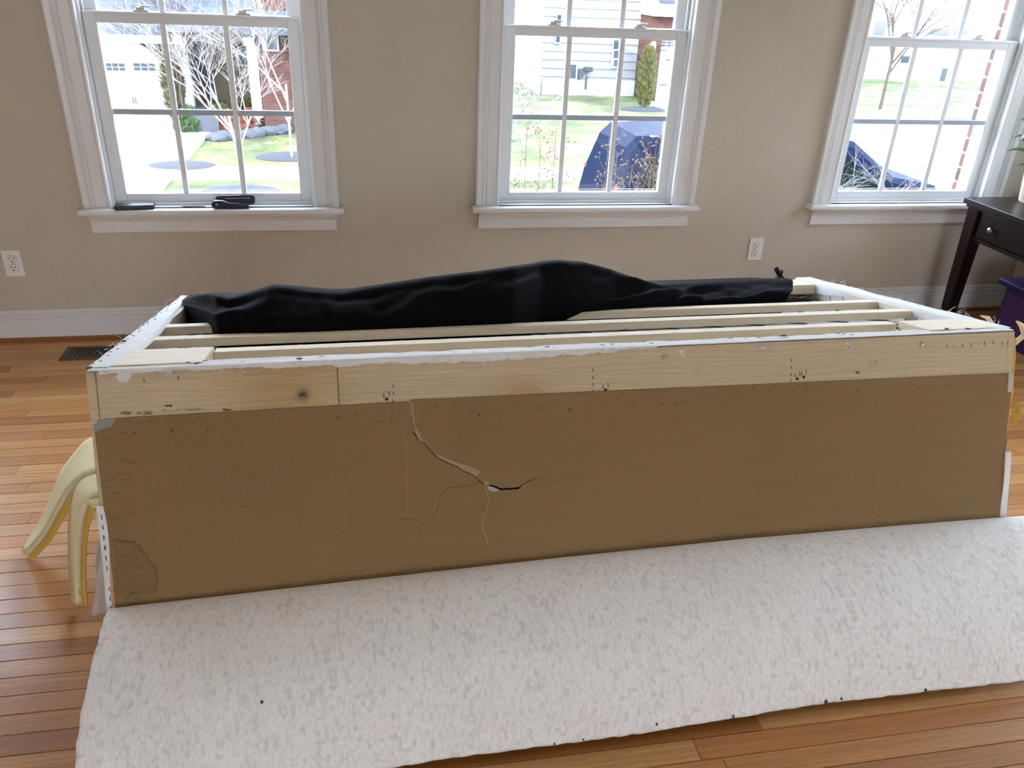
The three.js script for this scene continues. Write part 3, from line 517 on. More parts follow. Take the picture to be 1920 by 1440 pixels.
{
  const toL = (p) => p.clone().sub(sofaP).applyQuaternion(sofaQ.clone().invert());
  const crumb = (u, v, z, sx, sy, sz, name, mat) => { const g = new THREE.IcosahedronGeometry(1, 2), p = g.attributes.position; for (let k = 0; k < p.count; k++) { const n = 0.65 + 0.7 * vn(p.getX(k) * 3.1 + u, p.getY(k) * 3.1 + p.getZ(k) * 2.3); p.setXYZ(k, p.getX(k) * n * sx, p.getY(k) * n * sy, p.getZ(k) * n * sz); } g.computeVertexNormals(); const q = toL(atZ(u, v, z)); g.translate(q.x, q.y, q.z); return sp(name, g, mat); };
  crumb(184, 943, 1.94, 0.022, 0.010, 0.015, 'foam_crumb', M2.foam); crumb(150, 1100, 1.91, 0.009, 0.03, 0.012, 'foam_crumb', M2.foamEdge);
  crumb(1906, 775, 1.9, 0.011, 0.026, 0.012, 'foam_crumb', M2.foamEdge); crumb(1913, 758, 1.9, 0.010, 0.007, 0.01, 'foam_crumb', M2.foamEdge);
  // strip of foam still glued to the right side
  const cur = [[1909, 632], [1909, 650], [1907, 690], [1902, 735], [1899, 760]].map(([u, v]) => toL(atZ(u, v, 1.87)));
  const c = new THREE.CatmullRomCurve3(cur); sp('foam_strip', sheet((a, b) => { const p = c.getPoint(a); p.z -= 0.05 * b; p.x += -0.008 + 0.006 * vn(a * 8, b * 3); return p; }, 20, 4, 0.014), M2.foamEdge);
  const sliver = (a, b, z, r) => { const p = toL(atZ(...a, z)), q = toL(atZ(...b, z)), m = p.clone().lerp(q, 0.55).add(V(0.004, 0.006, 0)); const root = V(2.325, Math.min(q.y, p.y) - 0.05, q.z); sp('foam_sliver', [limb(p, m, r * 0.3, r), limb(m, q, r, r * 0.9), limb(q, root, r * 0.9, r)], M2.foam); };
  sliver([1838, 592], [1860, 607], 1.60, 0.007); sliver([1906, 602], [1921, 628], 1.84, 0.008);
  // film of plastic hanging by the left corner
  const film = phys(lin(0.85, 0.82, 0.78), { transmission: 0.55, thickness: 0, roughness: 0.35 });
  sp('plastic_film', sheet((a, b) => toL(atZ(lerp(lerp(187, 172, a), lerp(196, 206, a), b), lerp(1000, 1150, a), 1.98)).add(V(0, 0, 0.012 * Math.sin(b * 5 + a * 7))), 14, 8, 0.0008), film);
}

// ---------------------------------------------------------------- black dust cover pulled up off the frame
const clothTex = texOf(paint(256, 256, (u, v) => { const k = 205 + 50 * vn(u * 128, v * 128, 128, 128); return [k, k, k]; }), { rep: [14, 5] });
{
  const sil = [[345, 561], [372, 552], [396, 549], [430, 557], [470, 546], [510, 533], [545, 536], [590, 541], [635, 546], [720, 533], [800, 520], [900, 508], [980, 496], [1020, 489], [1045, 487], [1090, 490], [1140, 503], [1190, 520], [1235, 533], [1290, 530], [1380, 527], [1440, 524], [1476, 522]];
  const low = [[345, 574], [365, 586], [388, 601], [408, 619], [480, 621], [600, 618], [800, 610], [960, 603], [985, 597], [1010, 589], [1150, 577], [1290, 569], [1400, 563], [1476, 559]];
  const U0 = 345, U1 = 1476;
  const off = sofaO;
  const cover = tag(obj('dust_cover', sheet((a, b) => {
    const u = lerp(U0, U1, a), [s2, d2] = topPx(u, pw(low, u), 0.004), DP = Math.min(0.93, Math.min(0.86, d2) + 0.13), [s1, hp0] = depthPx(u, pw(sil, u), DP);
    const endf = smooth(0, 0.03, a) * smooth(1, 0.985, a), hp = Math.max(0.012, hp0);
    const df = Math.min(0.86, d2), pts = [[1.041, -0.055], [1.043, 0.006], [lerp(1.03, DP, 0.5), Math.max(0.012, hp * 0.6)], [DP, hp], [lerp(DP, df, 0.5), hp * 0.8 + 0.004], [lerp(DP, df, 0.9), hp * 0.35 + 0.012], [df, 0.006], [df + 0.012, -0.022], [df + 0.03, -0.06]];
    const x = b * (pts.length - 1), i = Math.min(pts.length - 2, Math.floor(x)), t = x - i, q = (k) => pts[clamp(k, 0, pts.length - 1)];
    const cr = (c) => { const [p0, p1, p2, p3] = [q(i - 1)[c], q(i)[c], q(i + 1)[c], q(i + 2)[c]]; return 0.5 * (2 * p1 + (p2 - p0) * t + (2 * p0 - 5 * p1 + 4 * p2 - p3) * t * t + (3 * p1 - p0 - 3 * p2 + p3) * t * t * t); };
    const s = lerp(s1, s2, smooth(0.38, 0.8, b)), inn = smooth(0.36, 0.5, b) * smooth(0.8, 0.6, b);
    const cx = (u - 1225) / 90, gather = Math.exp(-cx * cx) * Math.sin((b * 9 + cx * 1.3) * 4) * 0.010, lf = Math.exp(-Math.pow((u - 430) / 70, 2)) * Math.sin(b * 22 + u * 0.03) * 0.012;
    const fold = (Math.abs(fbm(s * 4.2 + b * 1.2, b * 3.4, 3) - 0.5) * -0.05 + (fbm(s * 17, b * 11, 2) - 0.5) * 0.012 + gather + lf) * inn;
    return V(s, cr(1) + fold, -cr(0) + fold * 0.6);
  }, 260, 48, -0.0012, [1, 1]), phys(lin(0.0045, 0.005, 0.0065), { map: clothTex, roughness: 0.8, specularIntensity: 0.14 })), 'thin black fabric dust cover bunched over the slats of the sofa', 'fabric');
  cover.position.copy(sofaP); cover.quaternion.copy(sofaQ);
  cover.geometry.translate(0, 0, 0);
}
{
  // twisted end of black fabric standing up by the corner
  const toW = (u, v, d) => { const [s, h] = depthPx(u, v, d); return V(s, h, -d); };
  const pts = [[1474, 560], [1468, 545], [1470, 528], [1463, 518], [1455, 503], [1459, 509]].map(([u, v], i) => toW(u, v, 0.93));
  const base = pts[0]; const g = [tube(pts.slice(0, 5), 0.009, 18, 6), tube([toW(1462, 548, 0.93), toW(1456, 530, 0.93), toW(1459, 521, 0.93), toW(1468, 530, 0.93)], 0.009, 14, 6), tube([toW(1460, 520, 0.93), toW(1465, 513, 0.92), toW(1466, 508, 0.93)], 0.006, 8, 5)];
  const o = tag(obj('fabric_scrap', g, std(lin(0.010, 0.011, 0.013), { roughness: 0.85 })), 'twisted scrap of black fabric sticking up at the corner block', 'fabric scrap'); o.position.copy(sofaP); o.quaternion.copy(sofaQ);
}

// ---------------------------------------------------------------- white batting peeled down onto the floor
const batCanvas = paint(1024, 512, (u, v) => {
  const n = fbm(u * 18, v * 10, 4, 18, 10), f = fbm(u * 300, v * 170, 2, 300, 170), d = fbm(u * 130 + 9, v * 84, 3, 130, 84); let k = 0.985 + 0.04 * (n - 0.5) + 0.10 * (f - 0.5) - 0.055 * smooth(0.56, 0.76, d); return [255 * k, 252 * k, 246 * k];
});
{
  const g = batCanvas.getContext('2d');                 // grime specks along the cut edge (v = 1 is the front edge)
  for (const [u, v, r] of [[0.145, 0.55, 2.2]]) { g.fillStyle = 'rgba(60,40,36,0.85)'; g.beginPath(); g.ellipse(u * 1024, (1 - v) * 512, r, r, 0, 0, 7); g.fill(); }
}
const batBump = texOf(paint(1024, 512, (u, v) => { const f = fbm(u * 300, v * 170, 2, 300, 170), d = fbm(u * 130 + 9, v * 84, 3, 130, 84); const k = 255 * clamp(0.5 * f + 0.5 * d); return [k, k, k]; }), { srgb: false });
const batMat = std(0xffffff, { map: texOf(batCanvas), bumpMap: batBump, bumpScale: 0.0013, roughness: 1 });
const batX = (a) => lerp(-0.992, 1.46, a);
function batPoint(a, b) {
  const x = batX(a), top = pw([[-1.0, 0.214], [-0.77, 0.22], [-0.4, 0.231], [0.06, 0.243], [0.56, 0.25], [1.35, 0.246], [1.5, 0.243]], x) - 0.006, zf = lerp(2.052, 2.034, clamp((x + 1) / 2)) + 0.004;
  const fz = pw([[-1.0, 2.45], [-0.28, 2.416], [0.17, 2.412], [0.64, 2.394], [1.19, 2.40], [1.5, 2.41]], x);
  const w = fz - zf, pts = [[zf - 0.002, top - 0.03], [zf + 0.012, top - 0.004], [zf + 0.05, top + 0.004], [zf + w * 0.36, top * 0.97], [zf + w * 0.66, top * 0.78], [zf + w * 0.88, top * 0.43 + 0.008], [fz, 0.026]];
  const X = b * (pts.length - 1), i = Math.min(pts.length - 2, Math.floor(X)), t = X - i, q = (k) => pts[clamp(k, 0, pts.length - 1)];
  const cr = (c) => { const [p0, p1, p2, p3] = [q(i - 1)[c], q(i)[c], q(i + 1)[c], q(i + 2)[c]]; return 0.5 * (2 * p1 + (p2 - p0) * t + (2 * p0 - 5 * p1 + 4 * p2 - p3) * t * t + (3 * p1 - p0 - 3 * p2 + p3) * t * t * t); };
  const wob = 0.012 * (fbm(x * 2.1 + 5, b * 2.2, 3) - 0.5) * smooth(0.2, 0.6, b), edge = smooth(0.93, 1, b) * 0.008 * (fbm(x * 40, 9.1, 3) - 0.5), side = smooth(0.012, 0, a) * 0.008 * (fbm(b * 24, 2.2, 3) - 0.5);
  return V(x + side, Math.max(0.012, cr(1) + wob), cr(0) + wob * 0.6 + edge);
}
const batting = tag(obj('batting_sheet', sheet((a, b) => batPoint(a, b), 240, 60, 0.009, [2, 0.5]), batMat), 'thick white batting sheet draped from the sofa back down to the floor', 'batting');
{
  const gs = []; for (const [u, v, k] of [[1230, 1358, 0.004], [1372, 1343, 0.004], [1542, 1316, 0.006], [1576, 1311, 0.004], [1730, 1296, 0.0045], [491, 1314, 0.004], [1095, 1394, 0.003], [1035, 1402, 0.003]]) {
    let best = null, bd = 1e9; const d = ray(u, v).normalize(), c = camera.position; for (let i = 0; i <= 300; i++) for (let j = 20; j <= 100; j++) { const p = batPoint(i / 300, j / 100).sub(c), dist = p.clone().cross(d).length(); if (dist < bd) { bd = dist; best = p.add(c); } }
    const g = new THREE.IcosahedronGeometry(k, 1); g.scale(0.8, 1.1, 0.8); g.translate(best.x, best.y + 0.007, best.z + 0.0065); gs.push(g);
  }
  const o = obj('grime_specks', gs, std(lin(0.10, 0.085, 0.07), { roughness: 1 }), batting); o.userData.kind = 'stuff';
}

// ---------------------------------------------------------------- things on the window sill
const SY = 0.592;
{
  const a = atY(215, 388, SY + 0.01), b = atY(291, 384, SY + 0.01), o = thing('power_bank', 'flat black power bank lying on the left window sill', 'power bank', [(a.x + b.x) / 2, SY, 0.028], 0.12);
  const L = Math.abs(b.x - a.x) / 2;
  obj('case', bx(-L, L, 0, 0.019, -0.026, 0.026, 0.005, 3), std(lin(0.012, 0.012, 0.013), { roughness: 0.4 }), o);
  obj('side_band', bx(-L * 0.15, L * 0.85, 0.005, 0.010, 0.0262, 0.0268), std(lin(0.03, 0.03, 0.06), { roughness: 0.25 }), o);
}
{
  const a = atY(345, 386, SY), b = atY(387, 388, SY), o = thing('pencil', 'thin grey pencil lying on the left window sill', 'pencil', [(a.x + b.x) / 2, SY + 0.0035, 0.018], -0.03);
  const L = Math.abs(b.x - a.x);
  obj('shaft', new THREE.CylinderGeometry(0.0035, 0.0035, L * 0.9, 6).rotateZ(Math.PI / 2), std(lin(0.16, 0.17, 0.18), { roughness: 0.5 }), o);
  obj('tip', new THREE.CylinderGeometry(0.0008, 0.0035, L * 0.1, 6).rotateZ(Math.PI / 2).translate(-L * 0.5, 0, 0), std(lin(0.5, 0.38, 0.25)), o);
}
{
  const a = atY(396, 392, SY + 0.008), b = atY(478, 384, SY + 0.008), L = b.x - a.x, o = thing('staple_gun', 'black staple gun lying open on the left window sill', 'staple gun', [a.x, SY, 0.026]);
  const m = std(lin(0.014, 0.014, 0.018), { roughness: 0.3 });
  const body = extrudeXY([[0, 0.016], [0.004, 0.006], [0.018, 0.003], [L * 0.86, 0.0025], [L * 0.86, 0.014], [0.062, 0.024], [0.045, 0.032], [0.012, 0.033], [0.002, 0.027]], 0.016, 0.002); body.translate(0, 0, 0.004); obj('body', body, m, o);
  const lever = new THREE.Shape(); lever.moveTo(0.004, 0.022); lever.lineTo(0.018, 0.046); lever.lineTo(L - 0.010, 0.050); lever.lineTo(L, 0.044); lever.lineTo(L - 0.001, 0.020); lever.lineTo(L - 0.010, 0.012); lever.lineTo(0.05, 0.010); lever.lineTo(0.012, 0.012);
  const h = new THREE.Path(); h.moveTo(0.048, 0.034); h.lineTo(L - 0.014, 0.035); h.lineTo(L - 0.014, 0.043); h.lineTo(0.048, 0.041); lever.holes.push(h);
  const lg = new THREE.ExtrudeGeometry(lever, { depth: 0.014, bevelEnabled: true, bevelSize: 0.002, bevelThickness: 0.002, bevelSegments: 2 }); lg.rotateX(-0.35); lg.translate(0, -0.004, -0.018); obj('lever', lg, std(lin(0.02, 0.024, 0.05), { roughness: 0.25 }), o);
  obj('rivet', new THREE.CylinderGeometry(0.005, 0.005, 0.004, 14).rotateX(Math.PI / 2).translate(0.02, 0.02, 0.023), M.steel, o);
}

// ---------------------------------------------------------------- desk, plant, purple box by the right wall
{
  const m = phys(lin(0.010, 0.004, 0.0045), { roughness: 0.3, specularIntensity: 0.55 });
  const dk = thing('desk', 'dark espresso wooden desk with a small drawer standing by the window', 'desk', [2.74, 0, 0.9]);
  // local: x from -0.31 (room side) to 0.29 (wall side); z from -0.66 to 0.66
  obj('desk_top', [bx(-0.31, 0.29, 0.645, 0.672, -0.68, 0.68, 0.004, 2), bx(-0.298, 0.28, 0.632, 0.645, -0.668, 0.668, 0.003)], m, dk);
  for (const x of [-1, 1]) for (const z of [-1, 1]) {
    const g = bx(-0.034, 0.034, 0, 0.632, -0.034, 0.034, 0.002), p = g.attributes.position; for (let i = 0; i < p.count; i++) if (p.getY(i) < 0.3) { p.setX(i, p.getX(i) * 0.72); p.setZ(i, p.getZ(i) * 0.72); } g.computeVertexNormals();
    g.translate(x < 0 ? -0.256 : 0.238, 0, z * 0.626); obj('leg', g, m, dk);
  }
  obj('apron', [bx(-0.24, 0.225, 0.50, 0.632, -0.645, -0.627), bx(-0.24, 0.225, 0.50, 0.632, 0.627, 0.645), bx(0.235, 0.25, 0.50, 0.632, -0.61, 0.61), bx(-0.275, -0.257, 0.505, 0.632, -0.606, -0.58), bx(-0.275, -0.257, 0.505, 0.632, 0.14, 0.606), bx(-0.275, -0.257, 0.488, 0.505, -0.606, 0.606)], m, dk);
  const dr = obj('drawer', bx(-0.277, -0.258, 0.509, 0.628, -0.576, 0.136, 0.003), m, dk);
  const knob = new THREE.LatheGeometry([[0, 0], [0.006, 0], [0.005, 0.010], [0.012, 0.016], [0.013, 0.021], [0.009, 0.026], [0, 0.027]].map(([x, y]) => new THREE.Vector2(x, y)), 20); knob.rotateZ(Math.PI / 2);
  for (const z of [-0.48, 0.04]) obj('knob', knob.clone().translate(-0.277, 0.568, z), M.steel, dr);
}
{
  const c = atY(1921, 380, 0.672), o = thing('potted_plant', 'green leafy plant in a ribbed cream pot on the dark desk', 'plant', [c.x + 0.03, 0.672, c.z]);
  const prof = [[0, 0], [0.044, 0], [0.047, 0.004], [0.062, 0.15], [0.0625, 0.156], [0.059, 0.157], [0.057, 0.15], [0.054, 0.13], [0, 0.128]].map(([x, y]) => new THREE.Vector2(x, y));
  const pot = obj('pot', new THREE.LatheGeometry(prof, 40), std(lin(0.72, 0.62, 0.48), { roughness: 0.55 }), o);
  const ribs = []; for (let k = 0; k < 22; k++) for (const s of [1]) { const pts = []; for (let i = 0; i <= 10; i++) { const t = i / 10, y = 0.006 + t * 0.142, r = lerp(0.0475, 0.0618, (y - 0.004) / 0.146), a = k / 22 * 6.283 + s * t * 1.9; pts.push(V(Math.cos(a) * r, y, Math.sin(a) * r)); } ribs.push(tube(pts, 0.0032, 12, 5)); }
  obj('rib', ribs, std(lin(0.76, 0.67, 0.53), { roughness: 0.5 }), pot);
  obj('soil', new THREE.CylinderGeometry(0.055, 0.054, 0.006, 24).translate(0, 0.134, 0), std(lin(0.03, 0.02, 0.013), { roughness: 1 }), o);
  const leafMats = [[0.035, 0.12, 0.03], [0.05, 0.16, 0.035], [0.07, 0.2, 0.05], [0.025, 0.09, 0.025]].map((c) => phys(lin(...c), { roughness: 0.32, transmission: 0, side: THREE.DoubleSide }));
  for (let k = 0; k < 30; k++) {
    const a = k * 2.4 + R(-0.2, 0.2), up = 0.14 + 0.30 * ((k % 10) / 10) + R(0, 0.03), out = 0.02 + 0.05 * Math.sin((k % 10) / 10 * 2.6) + R(0, 0.025), p0 = V(Math.cos(a) * 0.02, 0.134, Math.sin(a) * 0.02), p1 = V(Math.cos(a) * out, up, Math.sin(a) * out);
    obj('stem', tube([p0, V(p1.x * 0.5, up * 0.75 + 0.03, p1.z * 0.5), p1], 0.0022, 8, 5), leafMats[1], o);
    const L = R(0.07, 0.10), W = L * R(0.26, 0.34), droop = R(0.5, 1.1);
    const g = sheet((u, v) => { const t = u, w = W * Math.pow(Math.sin(Math.PI * Math.pow(t, 0.8)), 0.9), q = (v - 0.5) * 2; const y = 0.06 * t - droop * 0.11 * t * t - Math.abs(q) * -0.35 * w; return V(t * L, y, q * w); }, 12, 6, 0.0006);
    g.rotateY(-a + R(-0.5, 0.5)); g.translate(p1.x, p1.y, p1.z); obj('leaf', g, leafMats[k % 4], o);
  }
}
{
  const m = std(lin(0.026, 0.010, 0.085), { roughness: 0.5 }), p = std(lin(0.055, 0.018, 0.095), { roughness: 0.55 });
  const o = thing('storage_box', 'low purple painted storage box standing under the desk', 'storage box', [2.83, 0, 0.56]);
  obj('body', bx(-0.135, 0.135, 0.0, 0.272, -0.2, 0.2, 0.004), m, o); obj('lid', bx(-0.165, 0.16, 0.272, 0.302, -0.235, 0.235, 0.008, 2), m, o);
  obj('panel', bx(-0.142, -0.1345, 0.03, 0.25, -0.175, -0.01, 0.003), p, o); obj('panel', bx(-0.142, -0.1345, 0.03, 0.25, 0.01, 0.175, 0.003), p, o);
}

// ---------------------------------------------------------------- outside
const GY = -2.3;
const lawnTex = texOf(paint(512, 512, (u, v) => { const n = fbm(u * 9, v * 9, 4, 9, 9), f = vn(u * 160, v * 160, 160, 160), y = smooth(0.42, 0.68, fbm(u * 5 + 3, v * 5, 4, 5, 5)); const k = 0.45 + 0.75 * f * n + 0.4 * n; return [lerp(112, 168, y) * k, lerp(124, 156, y) * k, lerp(58, 106, y) * k]; }), { rep: [0.16, 0.16] });
const X_ = {
  lawn: std(lin(0.5, 0.5, 0.5), { map: lawnTex, roughness: 1 }),
  pave: std(lin(0.36, 0.355, 0.34), { roughness: 0.9 }), road: std(lin(0.26, 0.26, 0.265), { roughness: 0.95 }),
  white: std(lin(0.42, 0.42, 0.42), { roughness: 0.6 }), cream: std(lin(0.12, 0.1, 0.065), { roughness: 0.8 }), siding: std(lin(0.19, 0.19, 0.185), { roughness: 0.8 }), greySiding: std(lin(0.16, 0.165, 0.17), { roughness: 0.8 }),
  roof: std(lin(0.06, 0.07, 0.085), { roughness: 0.95, map: texOf(paint(256, 256, (u, v) => { const k = 150 + 105 * fbm(u * 24, v * 48, 3, 24, 48); return [k, k, k]; }), { rep: [0.5, 0.5] }) }),
  glass: phys(lin(0.03, 0.04, 0.05), { roughness: 0.08 }), brick: std(lin(0.075, 0.028, 0.02), { roughness: 0.95, map: texOf(paint(256, 256, (u, v) => { const r = Math.floor(v * 12), x = u * 6 + (r % 2) * 0.5, m = (v * 12) % 1 < 0.16 || x % 1 < 0.08; const k = m ? 255 : 170 + 60 * hash(Math.floor(x) % 6, r); return m ? [255, 255, 255] : [k, k, k]; }), { rep: [1.05, 1.1] }) }),
  bark: std(lin(0.16, 0.14, 0.125), { roughness: 1 }), twig: std(lin(0.055, 0.04, 0.032), { roughness: 1 }), door: std(lin(0.035, 0.04, 0.05), { roughness: 0.4 }), stone: std(lin(0.05, 0.053, 0.06), { roughness: 1 }), mulch: std(lin(0.028, 0.027, 0.03), { roughness: 1 }),
};
const flat = (name, x0, x1, z0, z1, y, mat, label, cat) => struct(obj(name, bx(x0, x1, y - 0.1, y, z0, z1), mat), label, cat);
flat('lawn', -60, 60, -80, 6, GY, X_.lawn, 'pale winter lawn in front of the houses', 'lawn');
flat('road', -60, 60, -11.6, -6.4, GY + 0.02, X_.road, 'sunlit grey street', 'road');
flat('sidewalk', -60, 60, -14.2, -13.0, GY + 0.03, X_.pave, 'concrete sidewalk beside the street', 'sidewalk');
flat('driveway', -9.5, -4.0, -18.6, -11.6, GY + 0.04, X_.pave, 'pale concrete driveway in front of the white garage', 'driveway');
flat('driveway', 9.6, 14.5, -24.8, -11.6, GY + 0.04, X_.pave, 'pale concrete driveway by the brick garage', 'driveway');
flat('driveway', 13.5, 30, -22, -11.6, GY + 0.045, X_.pave, 'wide pale concrete driveway seen through the desk window', 'driveway');

const rect = (u0, v0, u1, v1, z) => { const a = atZ(u0, (v0 + v1) / 2, z), b = atZ(u1, (v0 + v1) / 2, z), c = atZ((u0 + u1) / 2, v0, z), d = atZ((u0 + u1) / 2, v1, z); return [a.x, b.x, d.y, c.y]; };   // x0,x1,y0,y1 of an upright thing at distance z
const rbox = (px, z, d, r = 0) => { const [x0, x1, y0, y1] = rect(...px, z); return bx(x0, x1, y0, y1, z - d, z, r); };
function clap(x0, x1, y0, y1, z, step = 0.2) { const gs = []; for (let y = y0; y < y1; y += step) { const g = bx(x0, x1, y, Math.min(y1, y + step), z - 0.05, z), p = g.attributes.position; for (let i = 0; i < p.count; i++) if (p.getY(i) > y + step * 0.5 && p.getZ(i) > z - 0.01) p.setZ(i, z - 0.035); g.computeVertexNormals(); gs.push(g); } return gs; }
// house with the white garage (left window)
{
  const Z = -18.6, h = thing('house', 'cream house with a white garage and a columned porch', 'house', [0, 0, 0]);
  const [gx0, gx1] = rect(60, 100, 338, 240, Z), eave = rect(200, 60, 300, 70, Z)[3];
  obj('garage_wall', bx(gx0 - 3, gx1, GY, eave, Z - 6, Z), X_.white, h);
  const roof = (x0, x1, ye, z0, rise, run) => { const g = extrudeXY([[z0 + 0.5, ye - 0.15], [z0 + 0.5, ye], [z0 - run, ye + rise], [z0 - run, ye + rise - 0.15]].map(([z, y]) => [z, y]), x1 - x0); g.rotateY(-Math.PI / 2); g.translate(x1, 0, 0); return metreUV(g); };
  obj('roof', roof(gx0 - 3.5, gx1 + 0.3, eave, Z, 3.2, 5), X_.roof, h);
  obj('fascia', bx(gx0 - 3.5, gx1 + 0.3, eave - 0.2, eave - 0.02, Z + 0.42, Z + 0.52), X_.white, h);
  const [dx0, dx1, dy0, dy1] = rect(196, 105, 322, 243, Z + 0.03), gd = obj('garage_door', bx(dx0, dx1, GY, dy1, Z, Z + 0.06), X_.white, h);
  for (const [a, b] of [[198, 235], [250, 292]]) { const [x0, x1, y0, y1] = rect(a, 118, b, 133, Z + 0.06); for (let i = 0; i < 3; i++) for (let j = 0; j < 2; j++) { const w = (x1 - x0) / 3, k = (y1 - y0) / 2; obj('pane', bx(x0 + i * w + 0.012, x0 + (i + 1) * w - 0.012, y0 + j * k + 0.008, y0 + (j + 1) * k - 0.008, Z + 0.06, Z + 0.075), X_.glass, gd); } }
  for (let k = 1; k < 4; k++) obj('panel_joint', bx(dx0, dx1, GY + (dy1 - GY) * k / 4 - 0.01, GY + (dy1 - GY) * k / 4 + 0.01, Z + 0.06, Z + 0.066), X_.siding, gd);
  for (const u of [249, 254]) obj('handle', rbox([u - 1, 182, u + 1, 195], Z + 0.1, 0.05), X_.door, gd);
  // porch
  const ZP = -20.6, px1 = rect(340, 60, 640, 240, Z)[1];
  obj('porch_wall', bx(gx1, px1 + 2, GY, 1.4, ZP - 3, ZP), X_.cream, h);
  obj('main_roof', roof(gx1 - 0.3, px1 + 3, rect(400, 46, 450, 52, Z)[3], Z + 0.3, 3.8, 6), X_.roof, h);
  obj('porch_beam', rbox([332, 50, 478, 78], Z, 0.4), X_.cream, h);
  const col = (u) => { const x = atZ(u, 140, Z).x, t = rect(u - 4, 78, u + 4, 80, Z)[3]; obj('column', [bx(x - 0.15, x + 0.15, GY, t + 0.5, Z - 0.3, Z, 0.02), bx(x - 0.2, x + 0.2, GY, GY + 0.3, Z - 0.35, Z + 0.05), bx(x - 0.2, x + 0.2, t - 0.1, t + 0.1, Z - 0.35, Z + 0.05)], X_.white, h); };
  col(478); col(496); col(343);
  obj('front_door', rbox([372, 98, 400, 200], ZP + 0.05, 0.1), X_.door, h); obj('transom', rbox([366, 78, 408, 92], ZP + 0.05, 0.1), X_.glass, h);
  const sw = obj('window', rbox([443, 95, 466, 124], ZP + 0.08, 0.12), X_.white, h); obj('pane', rbox([446, 98, 463, 121], ZP + 0.1, 0.05), X_.glass, sw);
  obj('brick_wing', (() => { const [x0] = rect(489, 60, 490, 200, Z); return bx(x0, x0 + 5, GY, 3, Z - 4, Z + 0.2); })(), X_.brick, h);
  const bw = obj('window', rbox([494, 62, 522, 96], Z + 0.25, 0.1), X_.white, h); obj('pane', rbox([497, 65, 519, 93], Z + 0.27, 0.05), X_.glass, bw);
  obj('porch_steps', [rbox([362, 214, 410, 252], Z + 0.6, 1.2), rbox([366, 205, 408, 225], Z, 1.5)], X_.stone, h);
}
// houses seen through the middle window
{
  const Z = -26.4, h = thing('house', 'pale clapboard house with a narrow window seen beyond the lawn', 'house', [0, 0, 0]);
  const [x0, x1] = rect(1012, 60, 1207, 180, Z);
  const gs = clap(x0, x1, GY - 0.5, 6, Z, 0.28); gs.push(bx(x0, x1, GY, 6, Z - 8, Z - 0.05));
  obj('siding_wall', gs, X_.siding, h); obj('corner_board', rbox([1011, 0, 1016, 185], Z + 0.05, 0.1), X_.white, h);
  const w = obj('window', rbox([1148, 72, 1162, 128], Z + 0.06, 0.1), X_.white, h); for (const [a, b] of [[75, 92], [95, 109], [112, 125]]) obj('pane', rbox([1151, a, 1160, b], Z + 0.08, 0.05), X_.glass, w);
  const bw = obj('window', rbox([1062, 118, 1083, 150], Z + 0.06, 0.1), X_.white, h); obj('pane', rbox([1064, 121, 1080, 147], Z + 0.08, 0.05), X_.door, bw);
  const sw = obj('window', rbox([1042, 25, 1053, 82], Z + 0.06, 0.1), X_.white, h); obj('pane', rbox([1044, 28, 1051, 79], Z + 0.08, 0.05), X_.glass, sw);
  obj('foundation', rbox([1016, 150, 1206, 190], Z + 0.04, 0.1), X_.pave, h);
  obj('utility_meter', [rbox([1085, 130, 1094, 148], Z + 0.2, 0.15, 0.02), rbox([1096, 126, 1112, 134], Z + 0.2, 0.15, 0.02), rbox([1098, 134, 1101, 168], Z + 0.15, 0.05)], X_.stone, h);
}
{
  const Z = -25.2, h = thing('house', 'red brick garage with a white door behind the pointed evergreen', 'house', [0, 0, 0]);
  const [bx0, bx1] = rect(1214, 60, 1238, 180, Z), y1 = rect(1214, 30, 1250, 34, Z)[3];
  const gap = atZ(1236, 120, Z).x, far = gap + 3.2, dt = rect(1236, 76, 1262, 78, Z)[3];
  obj('brick_wall', [bx(bx0, gap, GY, y1, Z - 6, Z), bx(gap, far, dt, y1, Z - 6, Z), bx(far, far + 3, GY, y1, Z - 6, Z)], X_.brick, h);
  obj('frieze', bx(bx0 - 0.05, far + 3, y1, y1 + 0.42, Z - 6, Z + 0.3), X_.white, h);
  const g = extrudeXY([[Z + 0.6, y1 + 0.4], [Z + 0.6, y1 + 0.5], [Z - 4, y1 + 3.2], [Z - 4, y1 + 3]], far + 3.3 - bx0); g.rotateY(-Math.PI / 2); g.translate(far + 3.3, 0, 0); obj('roof', metreUV(g), X_.roof, h);
  const d = obj('garage_door', bx(gap, far, GY, dt, Z - 0.2, Z - 0.08), X_.white, h);
  const [wx0, wx1, wy0, wy1] = rect(1239, 77, 1262, 88, Z - 0.08); for (let i = 0; i < 4; i++) for (let j = 0; j < 2; j++) { const w = 0.2; obj('pane', bx(wx0 + i * w + 0.015, wx0 + (i + 1) * w - 0.015, wy0 + j * (wy1 - wy0) / 2 + 0.012, wy0 + (j + 1) * (wy1 - wy0) / 2 - 0.012, Z - 0.08, Z - 0.065), X_.glass, d); }
  for (const v of [93, 158]) obj('hinge', rbox([1237, v, 1251, v + 2], Z - 0.02, 0.05), X_.door, d);
  obj('handle', rbox([1250, 111, 1257, 114], Z - 0.02, 0.05), X_.door, d);
  const lamp = obj('wall_lamp', rbox([1223, 78, 1231, 94], Z + 0.2, 0.2, 0.05), X_.white, h);
}
